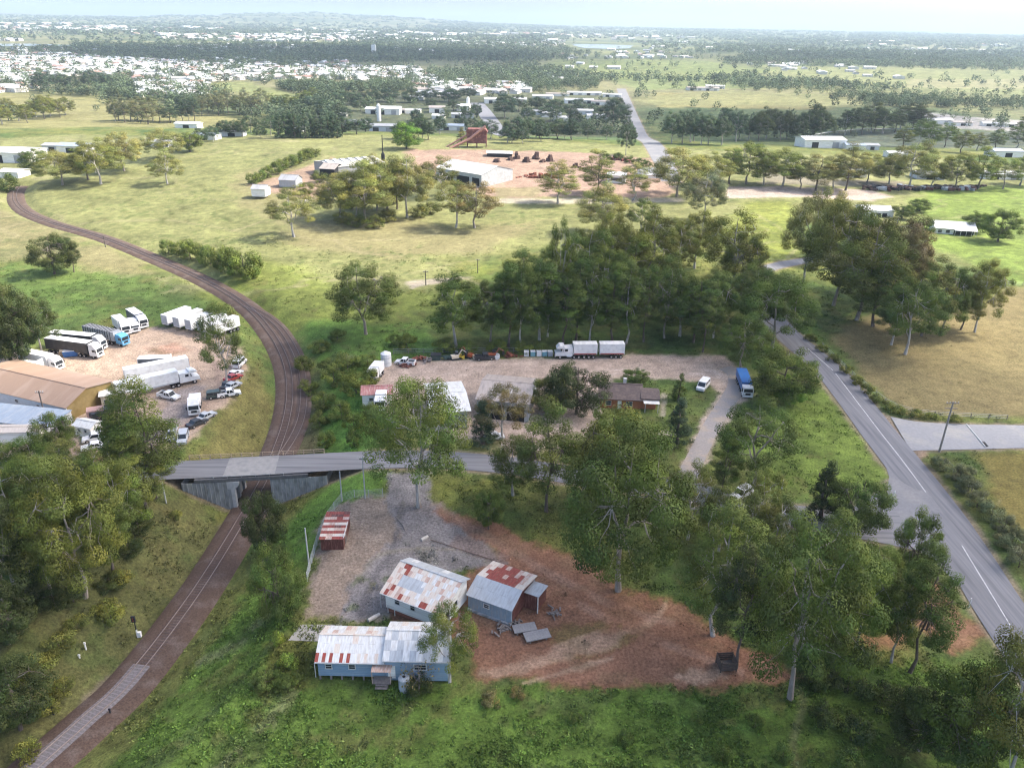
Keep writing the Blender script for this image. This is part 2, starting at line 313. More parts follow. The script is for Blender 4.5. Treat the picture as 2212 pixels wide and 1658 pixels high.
for pg, c in (([(-700, 200), (60, 196), (330, 215), (620, 265), (430, 285), (-700, 320)], (.19, .175, .075)), ([(400, 178), (520, 172), (680, 205), (640, 235), (500, 195)], (.15, .165, .06)), ([(1410, 195), (1640, 200), (1800, 215), (1780, 232), (1430, 225)], (.21, .185, .075)),
              ([(1640, 140), (2212, 150), (2900, 150), (2900, 215), (2212, 200), (1700, 170)], (.17, .18, .075)), ([(1200, 126), (1520, 130), (1680, 150), (1520, 170), (1300, 165), (1160, 140)], (.14, .165, .055)), ([(1960, 165), (2500, 170), (2500, 190), (1960, 182)], (.2, .19, .1)),
              ([(1380, 205), (1560, 190), (1900, 205), (2212, 215), (2212, 228), (1380, 222)], (.17, .17, .075)), ([(1300, 165), (1700, 160), (1700, 185), (1380, 190)], (.13, .16, .06)), ([(1960, 232), (2130, 250), (2400, 262), (2400, 285), (2050, 270)], (.3, .28, .27))):
    paint(c, pg, 12, 16, 60, .85, -6)
LINES = []
def rut(pts, c=GR['track'], w=.35, k=.6): LINES.append((crom([P(*q)[:2] for q in pts], 8), np.array(c), w, k))
for o_ in (0, 9):
    rut([(1040, 1445+o_), (1150, 1412+o_), (1290, 1366+o_), (1400, 1340+o_), (1440, 1300+o_)]); rut([(960, 1105+o_), (1080, 1170+o_), (1200, 1240+o_), (1320, 1300+o_), (1450, 1340+o_)], (.29, .18, .13), .5, .5); rut([(1250, 1300+o_), (1350, 1350+o_), (1480, 1400+o_), (1600, 1445+o_)], (.30, .19, .14), .4, .5)
    rut([(880, 1040+o_), (860, 1120+o_), (850, 1180+o_), (800, 1260+o_), (775, 1330+o_)], (.13, .12, .12), .5, .5); rut([(900, 1060), (900+o_, 1130), (960+o_, 1190), (1000+o_, 1225)], (.14, .13, .125), .4, .5); rut([(1300, 800+o_), (1450, 796+o_), (1550, 806+o_), (1580, 850+o_*.5)], (.44, .36, .30), .5, .6); rut([(900, 800+o_), (1100, 792+o_), (1300, 800+o_)], (.30, .24, .20), .7, .5)
    rut([(150, 790+o_), (300, 745+o_), (440, 760+o_), (470, 830+o_), (410, 900+o_)], (.26, .19, .15), .6, .5); rut([(620, 1330), (560+o_, 1410), (480+o_, 1500), (400+o_, 1600)], (.06, .09, .025), .3, .7)
rut([(500, 500), (640, 470), (760, 540), (900, 560), (1050, 620)], (.26, .23, .13), .7, .6); rut([(230, 470), (420, 440), (560, 420), (700, 400)], (.12, .13, .045), .9, .5); rut([(640, 620), (760, 600), (900, 612), (1020, 600)], (.26, .22, .13), .8, .6); rut([(1640, 470), (1720, 520), (1700, 560)], (.26, .23, .13), .8, .5)
def ground_colour(x, y):
    r = np.hypot(x, y); n1 = fbm(x/9., y/9., 5, 3)[:, None]; n2 = fbm(x/46., y/46., 4, 13)[:, None]; n3 = fbm(x/2.1, y/2.1, 3, 23)[:, None]
    g0 = np.array((.072, .115, .03)); g1 = np.array((.12, .125, .035))
    c = g0+(g1-g0)*sst(.35, .65, .5*n1+.5*n2)
    pf = fbm(x/420., y/300., 4, 40)[:, None]; pf2 = fbm(x/900.+5, y/700., 4, 44)[:, None]; fr = sst(650, 950, r)[:, None]
    fc = np.array((.07, .09, .04))+(np.array((.15, .155, .065))-np.array((.07, .09, .04)))*sst(.44, .6, pf)
    fc = fc+(np.array((.18, .165, .09))-fc)*sst(.52, .66, pf2)*.6
    c = c+(fc-c)*fr
    for poly, cc, soft, amp, ns, k in PAINT:
        m = polymask(x, y, poly, soft, amp, ns)
        if m.any(): m = (m*k)[:, None]; c = c+(cc-c)*m
    for ln, cc, w_, k in LINES:
        lo = ln.min(0)-3; hi = ln.max(0)+3; s_ = (x > lo[0]) & (x < hi[0]) & (y > lo[1]) & (y < hi[1])
        if s_.any(): d, _, _ = polydist(x[s_], y[s_], ln); m = (k*(1-sst(w_*.5, w_*1.6, d+.5*(fbm(x[s_]/1.7, y[s_]/1.7, 2, 9)-.5)))*sst(.25, .5, fbm(x[s_]/6, y[s_]/6, 2, 19)))[:, None]; c[s_] = c[s_]+(cc-c[s_])*m
    tus = sst(.60, .72, fbm(x/3.4, y/3.4, 3, 101))*sst(.42, .6, fbm(x/40, y/40, 3, 103))*(c[:, 1] > c[:, 0]*.9); c = c+(np.array((.075, .10, .03))-c)*(tus*.6)[:, None]
    rid = (1-sst(.0, .016, np.abs(fbm(x/70., y/50., 3, 107)-.5)))*(c[:, 1] > .13)*(c[:, 1] > c[:, 0]*.85); c = c+(np.array((.27, .235, .14))-c)*(rid*.35)[:, None]
    for k_, (cl, hw) in ROADS.items():
        if k_ in ('far_street', 'driveway'): continue
        lo = cl.min(0)-12; hi = cl.max(0)+12; s_ = (x > lo[0]) & (x < hi[0]) & (y > lo[1]) & (y < hi[1])
        if s_.any(): d, _, w_ = polydist(x[s_], y[s_], cl, hw); m = (.75*(1-sst(.2, 1.5, d-w_+1.6*(fbm(x[s_]/2.3, y[s_]/2.3, 3, 119)-.5))))[:, None]; c[s_] = c[s_]+(np.array((.25, .19, .14))-c[s_])*m
    earth = sst(.08, .13, c[:, 0]-c[:, 1])[:, None]; n4 = fbm(x/5., y/3.3, 4, 91)[:, None]; c = c*(1-earth*.22)+earth*.22*np.array((.27, .20, .155)); c = c+(np.array((.13, .105, .06))-c)*earth*sst(.56, .72, n4)*.55; c = c*(1+earth*.32*(fbm(x/.9, y/.9, 3, 93)[:, None]-.5))
    grassy = np.clip((c[:, 1:2]-c[:, 0:1])*18+.75, .35, 1)         # weeds and dry stalks break up the green more than bare earth
    c = c*(1+grassy*(.75*(n1-.5)+.5*(n2-.5)+.85*(n3-.5)))
    yl = (sst(.55, .75, fbm(x/4., y/4., 4, 61))[:, None])*grassy*.35
    return np.clip(c+(np.array((.155, .13, .05))-c)*yl*(c[:, 1:2] < .14), .01, .9)
def build_ground():
    th = np.radians(np.linspace(-64, 64, 740)); rr = [16.]
    while rr[-1] < 30000: rr.append(rr[-1]*(1.0058 if rr[-1] < 700 else 1.009)+.02)
    rr = np.array(rr); TH, RR = np.meshgrid(th, rr); x = (RR*np.sin(TH)).ravel(); y = (RR*np.cos(TH)).ravel(); z = terr(x, y)
    nc, nr = len(th), len(rr); i = np.arange(nr-1)[:, None]*nc+np.arange(nc-1)[None]; i = i.ravel()
    F = np.stack([i, i+1, i+nc+1, i+nc], 1)
    o = add('ground', npmesh('ground', np.stack([x, y, z], 1), F, [GROUNDM], ground_colour(x, y), True)); tag(o, kind='structure')
# ------------------------------------------------------------------ roads
def ribbon(name, c, mats, z=.03, off=0., w=None, step=None, nx=5, zf=terr0, kind=None, parent=None, crown=0.):
    c = np.array(c, float); W = c[:, 2] if w is None else np.full(len(c), w)
    t = np.gradient(c[:, :2], axis=0); t /= np.linalg.norm(t, axis=1)[:, None]; nrm = np.stack([-t[:, 1], t[:, 0]], 1)
    u = np.linspace(-.5, .5, nx); pts = c[:, None, :2]+nrm[:, None]*((u[None, :, None]*W[:, None, None])+off)
    x = pts[..., 0].ravel(); y = pts[..., 1].ravel(); zz = zf(x, y)+z+np.tile(crown*(1-(2*u)**2), len(c))
    i = (np.arange(len(c)-1)[:, None]*nx+np.arange(nx-1)[None]).ravel()
    o = add(name, npmesh(name, np.stack([x, y, zz], 1), np.stack([i, i+nx, i+nx+1, i+1], 1)[:, ::-1], mats, None, True), parent)
    if kind: o['kind'] = kind
    return o
def dense(c, step=2.5):
    c = np.array(c, float); d = np.r_[0, np.cumsum(np.linalg.norm(np.diff(c[:, :2], axis=0), axis=1))]; s = np.arange(0, d[-1], step)
    return np.stack([np.interp(s, d, c[:, k]) for k in range(c.shape[1])], 1)
ASPH = mat('worn_asphalt', (.17, .17, .178), .85, .14, .5, dirt=(.21, .205, .20), dscale=.05, bump=.02)
ASPHY = mat('streaked_asphalt', (.165, .165, .172), .85, .22, .35, dirt=(.125, .125, .135), dscale=.28, bump=.02, stretch=(1.6, .05, 1)); ASPHX = mat('streaked_bridge_asphalt', (.17, .17, .175), .85, .2, .35, dirt=(.125, .125, .13), dscale=.28, bump=.02, stretch=(.05, 1.6, 1))
ASPH2 = mat('pale_asphalt', (.24, .24, .245), .85, .12, .5, dirt=(.29, .28, .26), dscale=.06, bump=.02)
GRAV = mat('driveway_gravel', (.27, .245, .225), .95, .18, .9, dirt=(.34, .28, .22), dscale=.08, bump=.03)
WHITE_LINE = mat('road_paint', (.58, .58, .57), .7, .25, .8, dirt=(.30, .30, .31), dscale=.6)
CONC = mat('weathered_concrete', (.33, .335, .335), .9, .16, .5, dirt=(.21, .215, .21), dscale=.35, stretch=(1, 1, .4))
CONC2 = mat('pale_concrete', (.33, .315, .28), .9, .12, .5, dirt=(.32, .31, .27), dscale=.3)
ribbon('far_road', dense(R6, 4), [ASPH], .03, kind='structure')
ro = ribbon('main_road', dense(R1), [ASPHY], .02, kind='structure', crown=.05, nx=7)
def mark(p, q, w=.16, n=10, par=None, off=0.):
    a = np.array(p); b = np.array(q); c = np.stack([a+(b-a)*k/n for k in range(n+1)]); return ribbon('lane_marking', np.c_[c, np.full(len(c), w)], [WHITE_LINE], .078, nx=2, parent=par, off=off)
for a, b in (((2186, 1356), (2078, 1178)), ((2015, 1082), (1945, 988)), ((1945, 988), (1880, 905)), ((1880, 905), (1805, 806)), ((1800, 800), (1745, 752))): mark(P(*a, .08)[:2], P(*b, .08)[:2], .14, par=ro)
ribbon('bridge_road', dense(R2, 1.5), [ASPHX], .028, kind='structure', crown=.03, nx=7)
def sheet(name, pts, m, z): b = MB(); b.quad(*[(*P(*q, z)[:2], z+terr0(*P(*q, z)[:2])) for q in pts][::-1]); o = b.build(name, m); o['kind'] = 'structure'; return o
jm = MB(); jc = P(1975, 1120)[:2]; jp = [P(*q)[:2] for q in ((1820, 1142), (1862, 1118), (1895, 1090), (1915, 1062), (1921, 1030), (1908, 990), (1990, 1040), (2060, 1140), (2110, 1240), (2070, 1262), (2010, 1205), (1955, 1172), (1890, 1160), (1840, 1158))]
for i in range(len(jp)): a, c = jp[i], jp[(i+1) % len(jp)]; jm.quad((*jc, float(terr0(*jc))+.036), (*c, float(terr0(*c))+.036), (*a, float(terr0(*a))+.036))
jo = jm.build('road_junction', ASPH); jo['kind'] = 'structure'; ROADS['junction'] = (np.array([P(1890, 1125)[:2], P(1960, 1110)[:2], P(2040, 1180)[:2]]), np.array([3.5, 4.5, 3.]))
ribbon('side_road', dense(R4), [ASPH2], .012, kind='structure')
ribbon('driveway', dense(R3, 1.2), [GRAV], .015, kind='structure')
ribbon('far_street', dense(F1, 6), [mat('far_asphalt', (.2, .2, .21), .9)], .05, kind='structure')
# ------------------------------------------------------------------ water
WATER = mat('river_water', (.10, .13, .15), .12, .05, .01, spec=.6)
def water(name, pts, z):
    me = MB(); me.quad(*[(*q, z) for q in pts][::-1]); o = me.build(name, WATER); o['kind'] = 'structure'; return o
water('river', WATERS[0], -7.)
water('river_reach', WATERS[1], -7.)

build_ground()

# ------------------------------------------------------------------ trees
BARK = mat('pale_gum_bark', (.40, .375, .34), .9, .3, .9, dirt=(.20, .15, .12), dscale=.35, stretch=(1, 1, .3))
BARKM = mat('grey_brown_bark', (.24, .205, .175), .95, .3, .9, dirt=(.36, .33, .30), dscale=.3, stretch=(1, 1, .3))
BARKD = mat('dark_bark', (.11, .085, .07), .95, .3, .9, dirt=(.22, .19, .16), dscale=.3, stretch=(1, 1, .3))
def leafquads(C, size, g, up=.35, out=None):
    n = len(C); N = g.standard_normal((n, 3)); N /= np.linalg.norm(N, axis=1)[:, None]; N[:, 2] = np.abs(N[:, 2])+up
    if out is not None: N = N*.45+out*1.1+np.array([0, 0, .15])
    N = N+1e-6; N /= np.linalg.norm(N, axis=1)[:, None]
    T = np.cross(N, g.standard_normal((n, 3))); T /= np.linalg.norm(T, axis=1)[:, None]+1e-9; B = np.cross(N, T)
    a = (size*g.uniform(.6, 1.3, n))[:, None]; b = a*g.uniform(.45, .75, n)[:, None]
    V = np.stack([C-T*a*.5, C-B*b*.5+T*a*.05, C+T*a*.5, C+B*b*.5+T*a*.05], 1).reshape(-1, 3)
    return V, np.arange(4*n).reshape(n, 4)
def wpath(a, b, g, n=4, sag=.1, wob=.05):
    t = np.linspace(0, 1, n)[:, None]; p = a+(b-a)*t; L = np.linalg.norm(b-a)
    w = g.standard_normal((n, 3))*L*wob; w[0] = 0; w[-1] = 0; p = p+w; p[:, 2] -= np.sin(t[:, 0]*math.pi)*L*sag; return p
PROTO = {}
def proto(name, seed, h, w, fork, cz, rz, nl, nc, rc, leaf, lpc, bark, shape='gum', lean=.03, tr=.022, limbs=True):
    g = np.random.default_rng(seed); tm = MB(); cen = np.array([0, 0, cz*h]); R = np.array([w/2, w/2, rz*h])
    top = np.array([g.normal()*lean*h, g.normal()*lean*h, h*.9]); r0 = tr*h
    tp = wpath(np.zeros(3), top, g, 7, 0., .013); tp[0] = 0; tn = len(tp)
    tm.tube(tp, [r0*1.35]+[r0*(1-.85*i/(tn-1)) for i in range(1, tn)], 7)
    on = lambda f: np.array([np.interp(f*tp[-1, 2], tp[:, 2], tp[:, k]) for k in range(3)])
    C = []; tries = 0
    while len(C) < nc and tries < 6000:
        tries += 1; u = g.standard_normal(3); u /= np.linalg.norm(u); rad = g.uniform(.35, .92)**.6
        if shape == 'cone':
            f = g.uniform(0, 1)**1.25; q = np.array([0, 0, h*(fork*.6+(1-fork*.6)*f)]); a = g.uniform(0, 2*math.pi); rr = w/2*(1-f)**.8*g.uniform(.35, .95); q[:2] = rr*math.cos(a), rr*math.sin(a); md = rc*.55
        else:
            q = cen+u*R*rad; md = rc*(1.06 if shape == 'gum' else .75)
            if shape == 'gum' and q[2] < cen[2] and abs(u[2]) > .75: continue
            if shape == 'gum': q[2] += .12*h*(.5-np.hypot(*(q[:2]-cen[:2]))/(w/2))
            if shape == 'dome' and q[2] < .12*h: continue
        if all(np.linalg.norm((q-c)/np.array([1, 1, .75])) > md for c in C): C.append(q)
    C = np.array(C); nodes = []
    for i in range(nl):
        f = fork+(.88-fork)*i/max(nl-1, 1)*g.uniform(.8, 1); s = on(f); a = i*2.4+g.uniform(-.5, .5)
        e = cen+np.array([math.cos(a)*w*.26, math.sin(a)*w*.26, g.uniform(-.1, .55)*R[2]]); e[2] = max(e[2], s[2]+.08*h)
        pth = wpath(s, e, g, 5, .06); rb = r0*(.62-.3*i/nl); tm.tube(pth, [rb*(1-.6*k/4) for k in range(5)], 6); nodes.append((pth[2], pth[4], rb))
    if limbs:
        for c in C:
            cand = [(np.linalg.norm(c-e), e, rb) for _, e, rb in nodes]+[(np.linalg.norm(c-m)*1.15, m, rb) for m, _, rb in nodes]+[(np.linalg.norm(c-on(f_))*1.75, on(f_), r0*.25) for f_ in (.6, .78, .95)]
            d, e, rb = min(cand, key=lambda k: k[0]); pth = wpath(e, c, g, 4, .08); tm.tube(pth, [rb*.40, rb*.30, rb*.2, rb*.1], 4, cap=False)
    Vs = []; Cs = []; Us = []
    for c in C:
        r = rc*g.uniform(.6, 1.12); n = int(lpc*(r/rc)**2*g.uniform(.8, 1.15))
        u = g.standard_normal((n, 3)); u /= np.linalg.norm(u, axis=1)[:, None]; Us.append(u.copy()); u *= (g.uniform(.2, 1., n)**.38)[:, None]
        u[:, 2] = np.where(u[:, 2] < 0, u[:, 2]*.75, u[:, 2])*.88; Vs.append(c+u*r)
        t = g.uniform(.6, 1.42)*np.array([g.uniform(.9, 1.18), 1., g.uniform(.75, 1.1)]); Cs.append(np.tile(t, (n, 1))*g.uniform(.75, 1.25, (n, 1)))
    V, F = leafquads(np.vstack(Vs), leaf, g, out=np.vstack(Us)); me = npmesh(name+'_crown', V, F, [LEAF], np.repeat(np.vstack(Cs), 4, 0))
    PROTO.setdefault(name, []).append((tm.mesh(name+'_trunk', bark), me, h, w))
for i in range(6): proto('gum', 100+i, 20, 15, .20+.025*i, .565, .40, 6, 62, 1.9, .25, 820, BARK if i % 2 else BARKM, tr=.015)
for i in range(7): proto('tall', 200+i, 24, 9, .20+.02*i, .56, .415, 6, 54, 1.5, .24, 560, BARK if i % 2 else BARKD, lean=.012, tr=.010)
for i in range(3): proto('open', 300+i, 18, 13, .22, .58, .38, 6, 46, 1.6, .25, 520, BARKM if i % 2 else BARK, lean=.04, tr=.015)
for i in range(3): proto('dense', 400+i, 12, 12, .25, .53, .45, 5, 64, 1.6, .26, 520, BARKD, 'dome')
for i in range(2): proto('conifer', 500+i, 14, 6, .1, .5, .5, 2, 64, .95, .25, 210, BARKD, 'cone', limbs=False)
for i in range(4): proto('bush', 600+i, 4, 5, .12, .45, .45, 3, 22, .95, .22, 260, BARKD, 'dome', limbs=False)
for i in range(2): proto('scrub', 650+i, 2.2, 3.4, .1, .4, .4, 2, 14, .7, .19, 170, BARKD, 'dome', limbs=False)
proto('bare', 700, 5, 5, .15, .6, .38, 7, 26, .75, .3, 9, mat('grey_twigs', (.22, .19, .18), .95))
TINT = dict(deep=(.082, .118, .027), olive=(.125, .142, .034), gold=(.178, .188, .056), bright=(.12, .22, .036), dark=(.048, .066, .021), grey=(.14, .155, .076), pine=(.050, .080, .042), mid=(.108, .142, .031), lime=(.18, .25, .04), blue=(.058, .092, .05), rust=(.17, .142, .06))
_pk = {}
def tree(kind, px, py, top, wpx, tint, label, name=None, cat=None, group=None, z=None, seed=None, p=None, small=False):
    p = (G(px, py) if z is None else P(px, py, z)) if p is None else p
    x0, y0, k = X(p); lo, hi = .3, 60.
    for _ in range(24):
        m = (lo+hi)/2
        if X(p+np.array([0, 0, m]))[1] > top: lo = m
        else: hi = m
    hh = lo; ww = wpx*k/FPX; L = PROTO[kind]; i = _pk.get(kind, 0); _pk[kind] = i+1; tm, cm, h, w = L[i % len(L)]
    nm = name or {'gum': 'gum_tree', 'tall': 'gum_tree', 'open': 'gum_tree', 'dense': 'tree', 'conifer': 'conifer_tree', 'bush': 'shrub', 'scrub': 'shrub', 'bare': 'bare_shrub'}[kind]
    t = thing(nm, label, cat or ('shrub' if kind in ('bush', 'scrub', 'bare') else 'tree'), p, rnd.uniform(0, 6.28), group, (ww/w*rnd.uniform(.96, 1.06), ww/w*rnd.uniform(.96, 1.06), hh/h*1.02))
    t['hgt'] = hh
    j = rnd.uniform(.86, 1.14); c = TINT[tint]
    for n2, me in (('trunk', tm), ('crown', cm)):
        o = add(n2, me, t)
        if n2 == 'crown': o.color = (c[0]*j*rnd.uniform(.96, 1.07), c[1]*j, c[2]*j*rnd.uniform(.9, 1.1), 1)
    return t
TREES = '''
gum 1335 1275 925 270 deep large gum with white forking limbs beside the red dirt yard
dense 1310 1085 878 185 olive broad yellow-green tree behind the large white-limbed gum
tall 1180 1105 872 120 mid tall gum on the roadside verge with a slim grey trunk
tall 1108 1070 935 95 deep dark gum overhanging the bridge road where its asphalt vanishes
gum 905 1095 806 215 mid spreading gum with a pale trunk between road and gravel driveway
open 1085 950 826 115 rust drooping brown-leaved tree in front of the tan shed
conifer 1043 958 868 70 pine dark conifer at the side of the drooping brown-leaved tree
dense 1245 895 785 130 dark dense dark tree next to the brick house
dense 1190 890 812 95 olive small rounded olive tree between the tan shed and the dense dark tree
conifer 1463 958 862 66 pine dark conifer on the lawn inside the driveway loop
conifer 1466 866 808 36 deep slim cypress by the garden path of the brick house
dense 1372 832 796 56 deep small umbrella-shaped tree behind the brick house roof
open 1630 1045 862 158 deep broad gum beside the driveway, leaning over the verge
conifer 1772 1120 1000 84 dark narrow dark tree at the road junction
dense 1845 1150 1028 125 deep rounded dark green tree in the corner of the road junction
open 1635 1150 1015 100 olive sparse olive gum near the bridge road with a car below it
tall 1562 1065 950 60 deep slim gum at the foot of the gravel driveway
gum 1706 1510 1116 250 mid biggest bright-topped gum on the edge of the red dirt
tall 1540 1372 1085 150 mid tall gum with a white trunk at the top of the red slope
tall 1590 1442 1180 110 dark dark slender tree beside the wooden crate
tall 1848 1400 1190 105 mid slender gum with three thin stems on the reddish verge
tall 1965 1452 1195 125 deep tall dark-crowned gum close to the main road
dense 1968 1245 1108 100 deep compact leafy tree at the edge of the main road
gum 2150 1730 1350 230 olive large gum cut off by the corner of the picture, below the main road
dense 2060 1680 1445 200 deep bushy dark tree under the corner gum
dense 1985 1620 1485 150 dark low dark thicket tree on the shaded lower bank
open 972 1472 1298 120 mid small pale-stemmed tree at the end of the blue hut
dense 606 1335 1184 110 deep leafy round tree on the cutting edge above the railway
dense 578 1210 1062 85 dark dark creeper-covered tree in the cutting below the bridge
gum 185 1290 1005 200 olive white-limbed gum standing at the front of the forest by the railway
gum 60 1235 990 170 deep tall gum deep in the forest with a shaded crown
gum 115 1190 985 160 mid rounded gum in the middle of the railway forest
gum 265 1175 990 150 mid gum at the forest edge facing the bridge
tall 318 1100 950 110 mid slim gum at the end of the bridge road
gum 15 1330 1060 170 dark dark gum low in the forest at the picture border
tall 235 1130 965 120 deep narrow gum behind the white-limbed forest gum
gum 150 1095 955 130 olive olive gum at the back of the forest below the car yard
gum 85 1075 950 130 deep dense gum next to the tan yard corner
gum 10 1085 950 130 mid gum at the back corner of the forest
tall 335 1075 826 145 mid tall brown-stemmed gum between car yard and bridge road
tall 292 1062 862 110 deep dark gum leaning on the tall brown-stemmed gum
dense 122 985 896 90 deep small dark tree in front of the blue-grey roof
open 270 905 822 60 olive small olive tree against the brown shed's gable
dense 20 1390 1262 120 dark dark leafy shrub tree low on the railway bank
dense 45 1575 1440 160 dark broad dark bush tree on the lower railway bank
gum 25 790 606 130 dark taller of two dark gums behind the truck yard
gum 92 765 634 95 dark shorter of two dark gums behind the truck yard, near the black trailer
dense 118 592 506 92 dark lone dark round tree in the paddock above the truck yard
tall 160 588 514 34 dark narrow dark tree touching the lone round paddock tree
open 490 835 658 100 deep gum with a leafy open crown beside the parked white trailers
bush 480 698 650 62 olive small olive tree between white trailers and railway curve
gum 790 722 564 145 deep lone dark green gum on the grass slope above the gully
tall 985 748 587 108 deep dark tall gum at the end of the grove behind the yard
open 635 512 402 95 gold lone golden gum casting a shadow on the sunny paddock
gum 735 472 372 90 gold golden gum at the near end of the sawmill thicket
gum 790 482 350 120 gold wide golden gum in the middle of the sawmill thicket
open 835 462 338 95 olive olive gum inside the sawmill thicket
gum 880 470 328 92 gold tall golden gum in front of the mill roofs
tall 858 452 350 50 gold slim gum squeezed between two golden gums at the mill
open 952 425 338 74 olive sparse tree before the wide white mill shed
open 985 492 388 84 gold pale-stemmed gum, one of two joined at the paddock edge
open 1025 492 386 92 rust brownish gum, one of two joined at the paddock edge
dense 878 322 264 62 bright lone rounded green tree on the ridge above the mill
conifer 998 312 276 28 gold yellowish pointed tree behind the red incline
gum 135 400 326 84 gold golden gum beside the railway's far bend
gum 218 398 300 88 olive broad gum with a low shadow right of the railway bend
tall 190 388 310 52 mid slim gum between two broad gums at the railway bend
gum 268 370 284 74 gold gum at the far side of the railway bend group
open 362 398 330 66 gold lone small gum on the sunny paddock with a short shadow
gum 356 345 278 76 gold golden gum on the paddock crest
dense 411 328 285 50 mid small round green tree on the paddock crest
dense 78 372 318 56 deep green tree beside the white warehouse roofs
bush 18 415 374 44 deep rounded bush at the picture border by the railway bend
tall 1205 440 342 68 gold gum with a low drooping branch beside the mill road
tall 1287 420 325 66 olive tall narrow gum at the edge of the mill yard
tall 1368 432 352 56 gold thin gum before the white tank sheds
gum 1300 505 398 92 gold golden gum in the gap below the mill road
open 1385 510 426 64 mid bright little gum by the mill road junction
gum 1520 478 362 74 grey pale dead-looking gum with a white trunk on the sunny paddock
gum 1462 425 322 110 gold leftmost big golden gum of the roadside row
gum 1535 405 330 84 gold rounded golden gum next in the roadside row
tall 1575 398 322 54 mid slim bright gum in the roadside row
gum 1612 398 306 86 mid broad bright green gum in the roadside row
gum 1690 402 320 86 mid green gum before the stockyard, with a round crown
tall 1650 400 335 50 gold narrow golden gum in the roadside row
open 1728 408 348 62 olive small olive gum leaning to the stockyard
tall 1762 412 330 66 gold upright golden gum by the stockyard shed
open 1800 405 345 62 gold thin-crowned gum in front of the stockyard shed
tall 1826 412 312 60 gold tall thin gum in front of the stockyard
gum 1872 396 332 66 gold round-crowned gum beyond the stockyard shed
gum 1962 408 298 86 gold tallest gum above the scrap line
tall 1920 398 335 54 olive slim gum next to the tallest gum over the scrap line
open 2012 406 350 60 olive low gum over the scrap line
gum 2062 410 330 72 olive full-crowned gum behind the scrap line
tall 2112 408 318 56 mid narrow upright gum behind the scrap line
open 2166 408 338 62 mid small gum in front of the blue-grey far roofs
tall 2203 400 335 52 deep dark slim gum at the picture border
dense 2155 522 452 78 deep big round tree next to the white farmhouse
dense 2103 500 456 50 deep smaller round tree behind the white farmhouse
bush 1998 508 470 30 deep clipped round bush at the corner of the white farmhouse
dense 1948 472 440 40 deep dark round tree beside the long white shed
dense 1986 456 430 42 deep dark round tree further off behind the white shed
gum 1735 610 405 110 gold tall gum at the left edge of the big roadside clump
gum 1800 660 430 150 olive leafy golden-topped gum in the heart of the roadside clump
gum 1790 560 415 110 gold golden gum at the back of the roadside clump
gum 1850 692 470 175 olive broad gum with grey trunks at the front of the roadside clump
gum 1905 640 455 150 rust reddish-brown crowned gum in the roadside clump
gum 1940 655 490 100 rust brown-tipped gum on the outer flank of the roadside clump
tall 1885 705 560 110 deep shaded low-crowned gum under the brown-tipped gums
gum 1955 765 592 130 deep dark gum with several thin stems on the mown field
tall 1925 745 620 80 deep slim gum beside the dark many-stemmed gum
gum 2030 725 568 100 deep gum in the middle of the mown field's corner grove
tall 2075 712 590 62 deep thin gum between two gums of the corner grove
gum 2105 718 555 98 olive outermost gum of the mown field's corner grove
tall 1990 725 560 90 olive tall gum linking the roadside clump to the corner grove
gum 1600 795 680 108 deep dark gum above the blue tipper truck
dense 1690 872 750 145 mid big rounded leafy tree beside the main road
dense 1705 874 812 78 bright bright green round bush at the foot of the big leafy tree
open 1485 1165 1000 120 olive open-crowned gum at the top of the red slope beside the bridge road
tall 1552 1190 1040 90 mid slim leafy gum between red slope and bridge road
open 1612 1215 1060 110 olive thin olive gum just below the car on the bridge road
gum 1668 1235 1075 120 mid rounded gum just behind the biggest bright-topped gum
tall 1790 1270 1110 96 deep dark slim gum between biggest gum and road junction
open 1870 1330 1165 100 mid open gum leaning over the reddish verge
tall 1925 1430 1235 92 mid leafy slim gum beside the tall dark-crowned one
dense 1770 1420 1300 110 deep low leafy tree under the biggest gum's flank
gum 1668 752 592 150 deep dark gum hanging over the main road as it vanishes
open 1575 630 455 150 olive tall airy gum at the top of the grove beside the paddock track
gum 1620 695 570 110 mid gum at the grove's corner where the main road bends away
'''
for ln in TREES.strip().split('\n'):
    k, a, b, c, d, t, lb = ln.split(' ', 6); d = float(d)*(1.22 if float(b) < 520 else 1.06); tree(k, float(a), float(b), float(c), d, t, lb)
def many(kind, rows, tint, label, group, jit=0, **kw):
    for r in rows:
        if jit: r = (r[0]+rnd.uniform(-jit, jit), r[1]+rnd.uniform(-jit, jit*.6), r[2]+rnd.uniform(-2.2*jit, 1.6*jit), r[3]*rnd.uniform(.8, 1.2), *r[4:])
        tree(rnd.choice(kind) if isinstance(kind, list) else kind, *r[:4], r[4] if len(r) > 4 else tint, label, group=group, **kw)
many(['tall', 'tall', 'gum', 'open', 'tall'], [(1062, 742, 590, 88), (1092, 748, 585, 80), (1125, 745, 582, 95), (1160, 742, 566, 90), (1190, 735, 560, 95), (1215, 748, 575, 90), (1245, 742, 562, 100), (1280, 746, 575, 90), (1315, 742, 560, 96), (1350, 748, 572, 100), (1392, 742, 575, 92), (1432, 738, 582, 90), (1470, 735, 588, 86), (1505, 740, 600, 84), (1520, 762, 632, 76)],
     'deep', 'tall dark gum in the front rank of the grove behind the goods yard', 'front rank of gums behind the goods yard', 9)
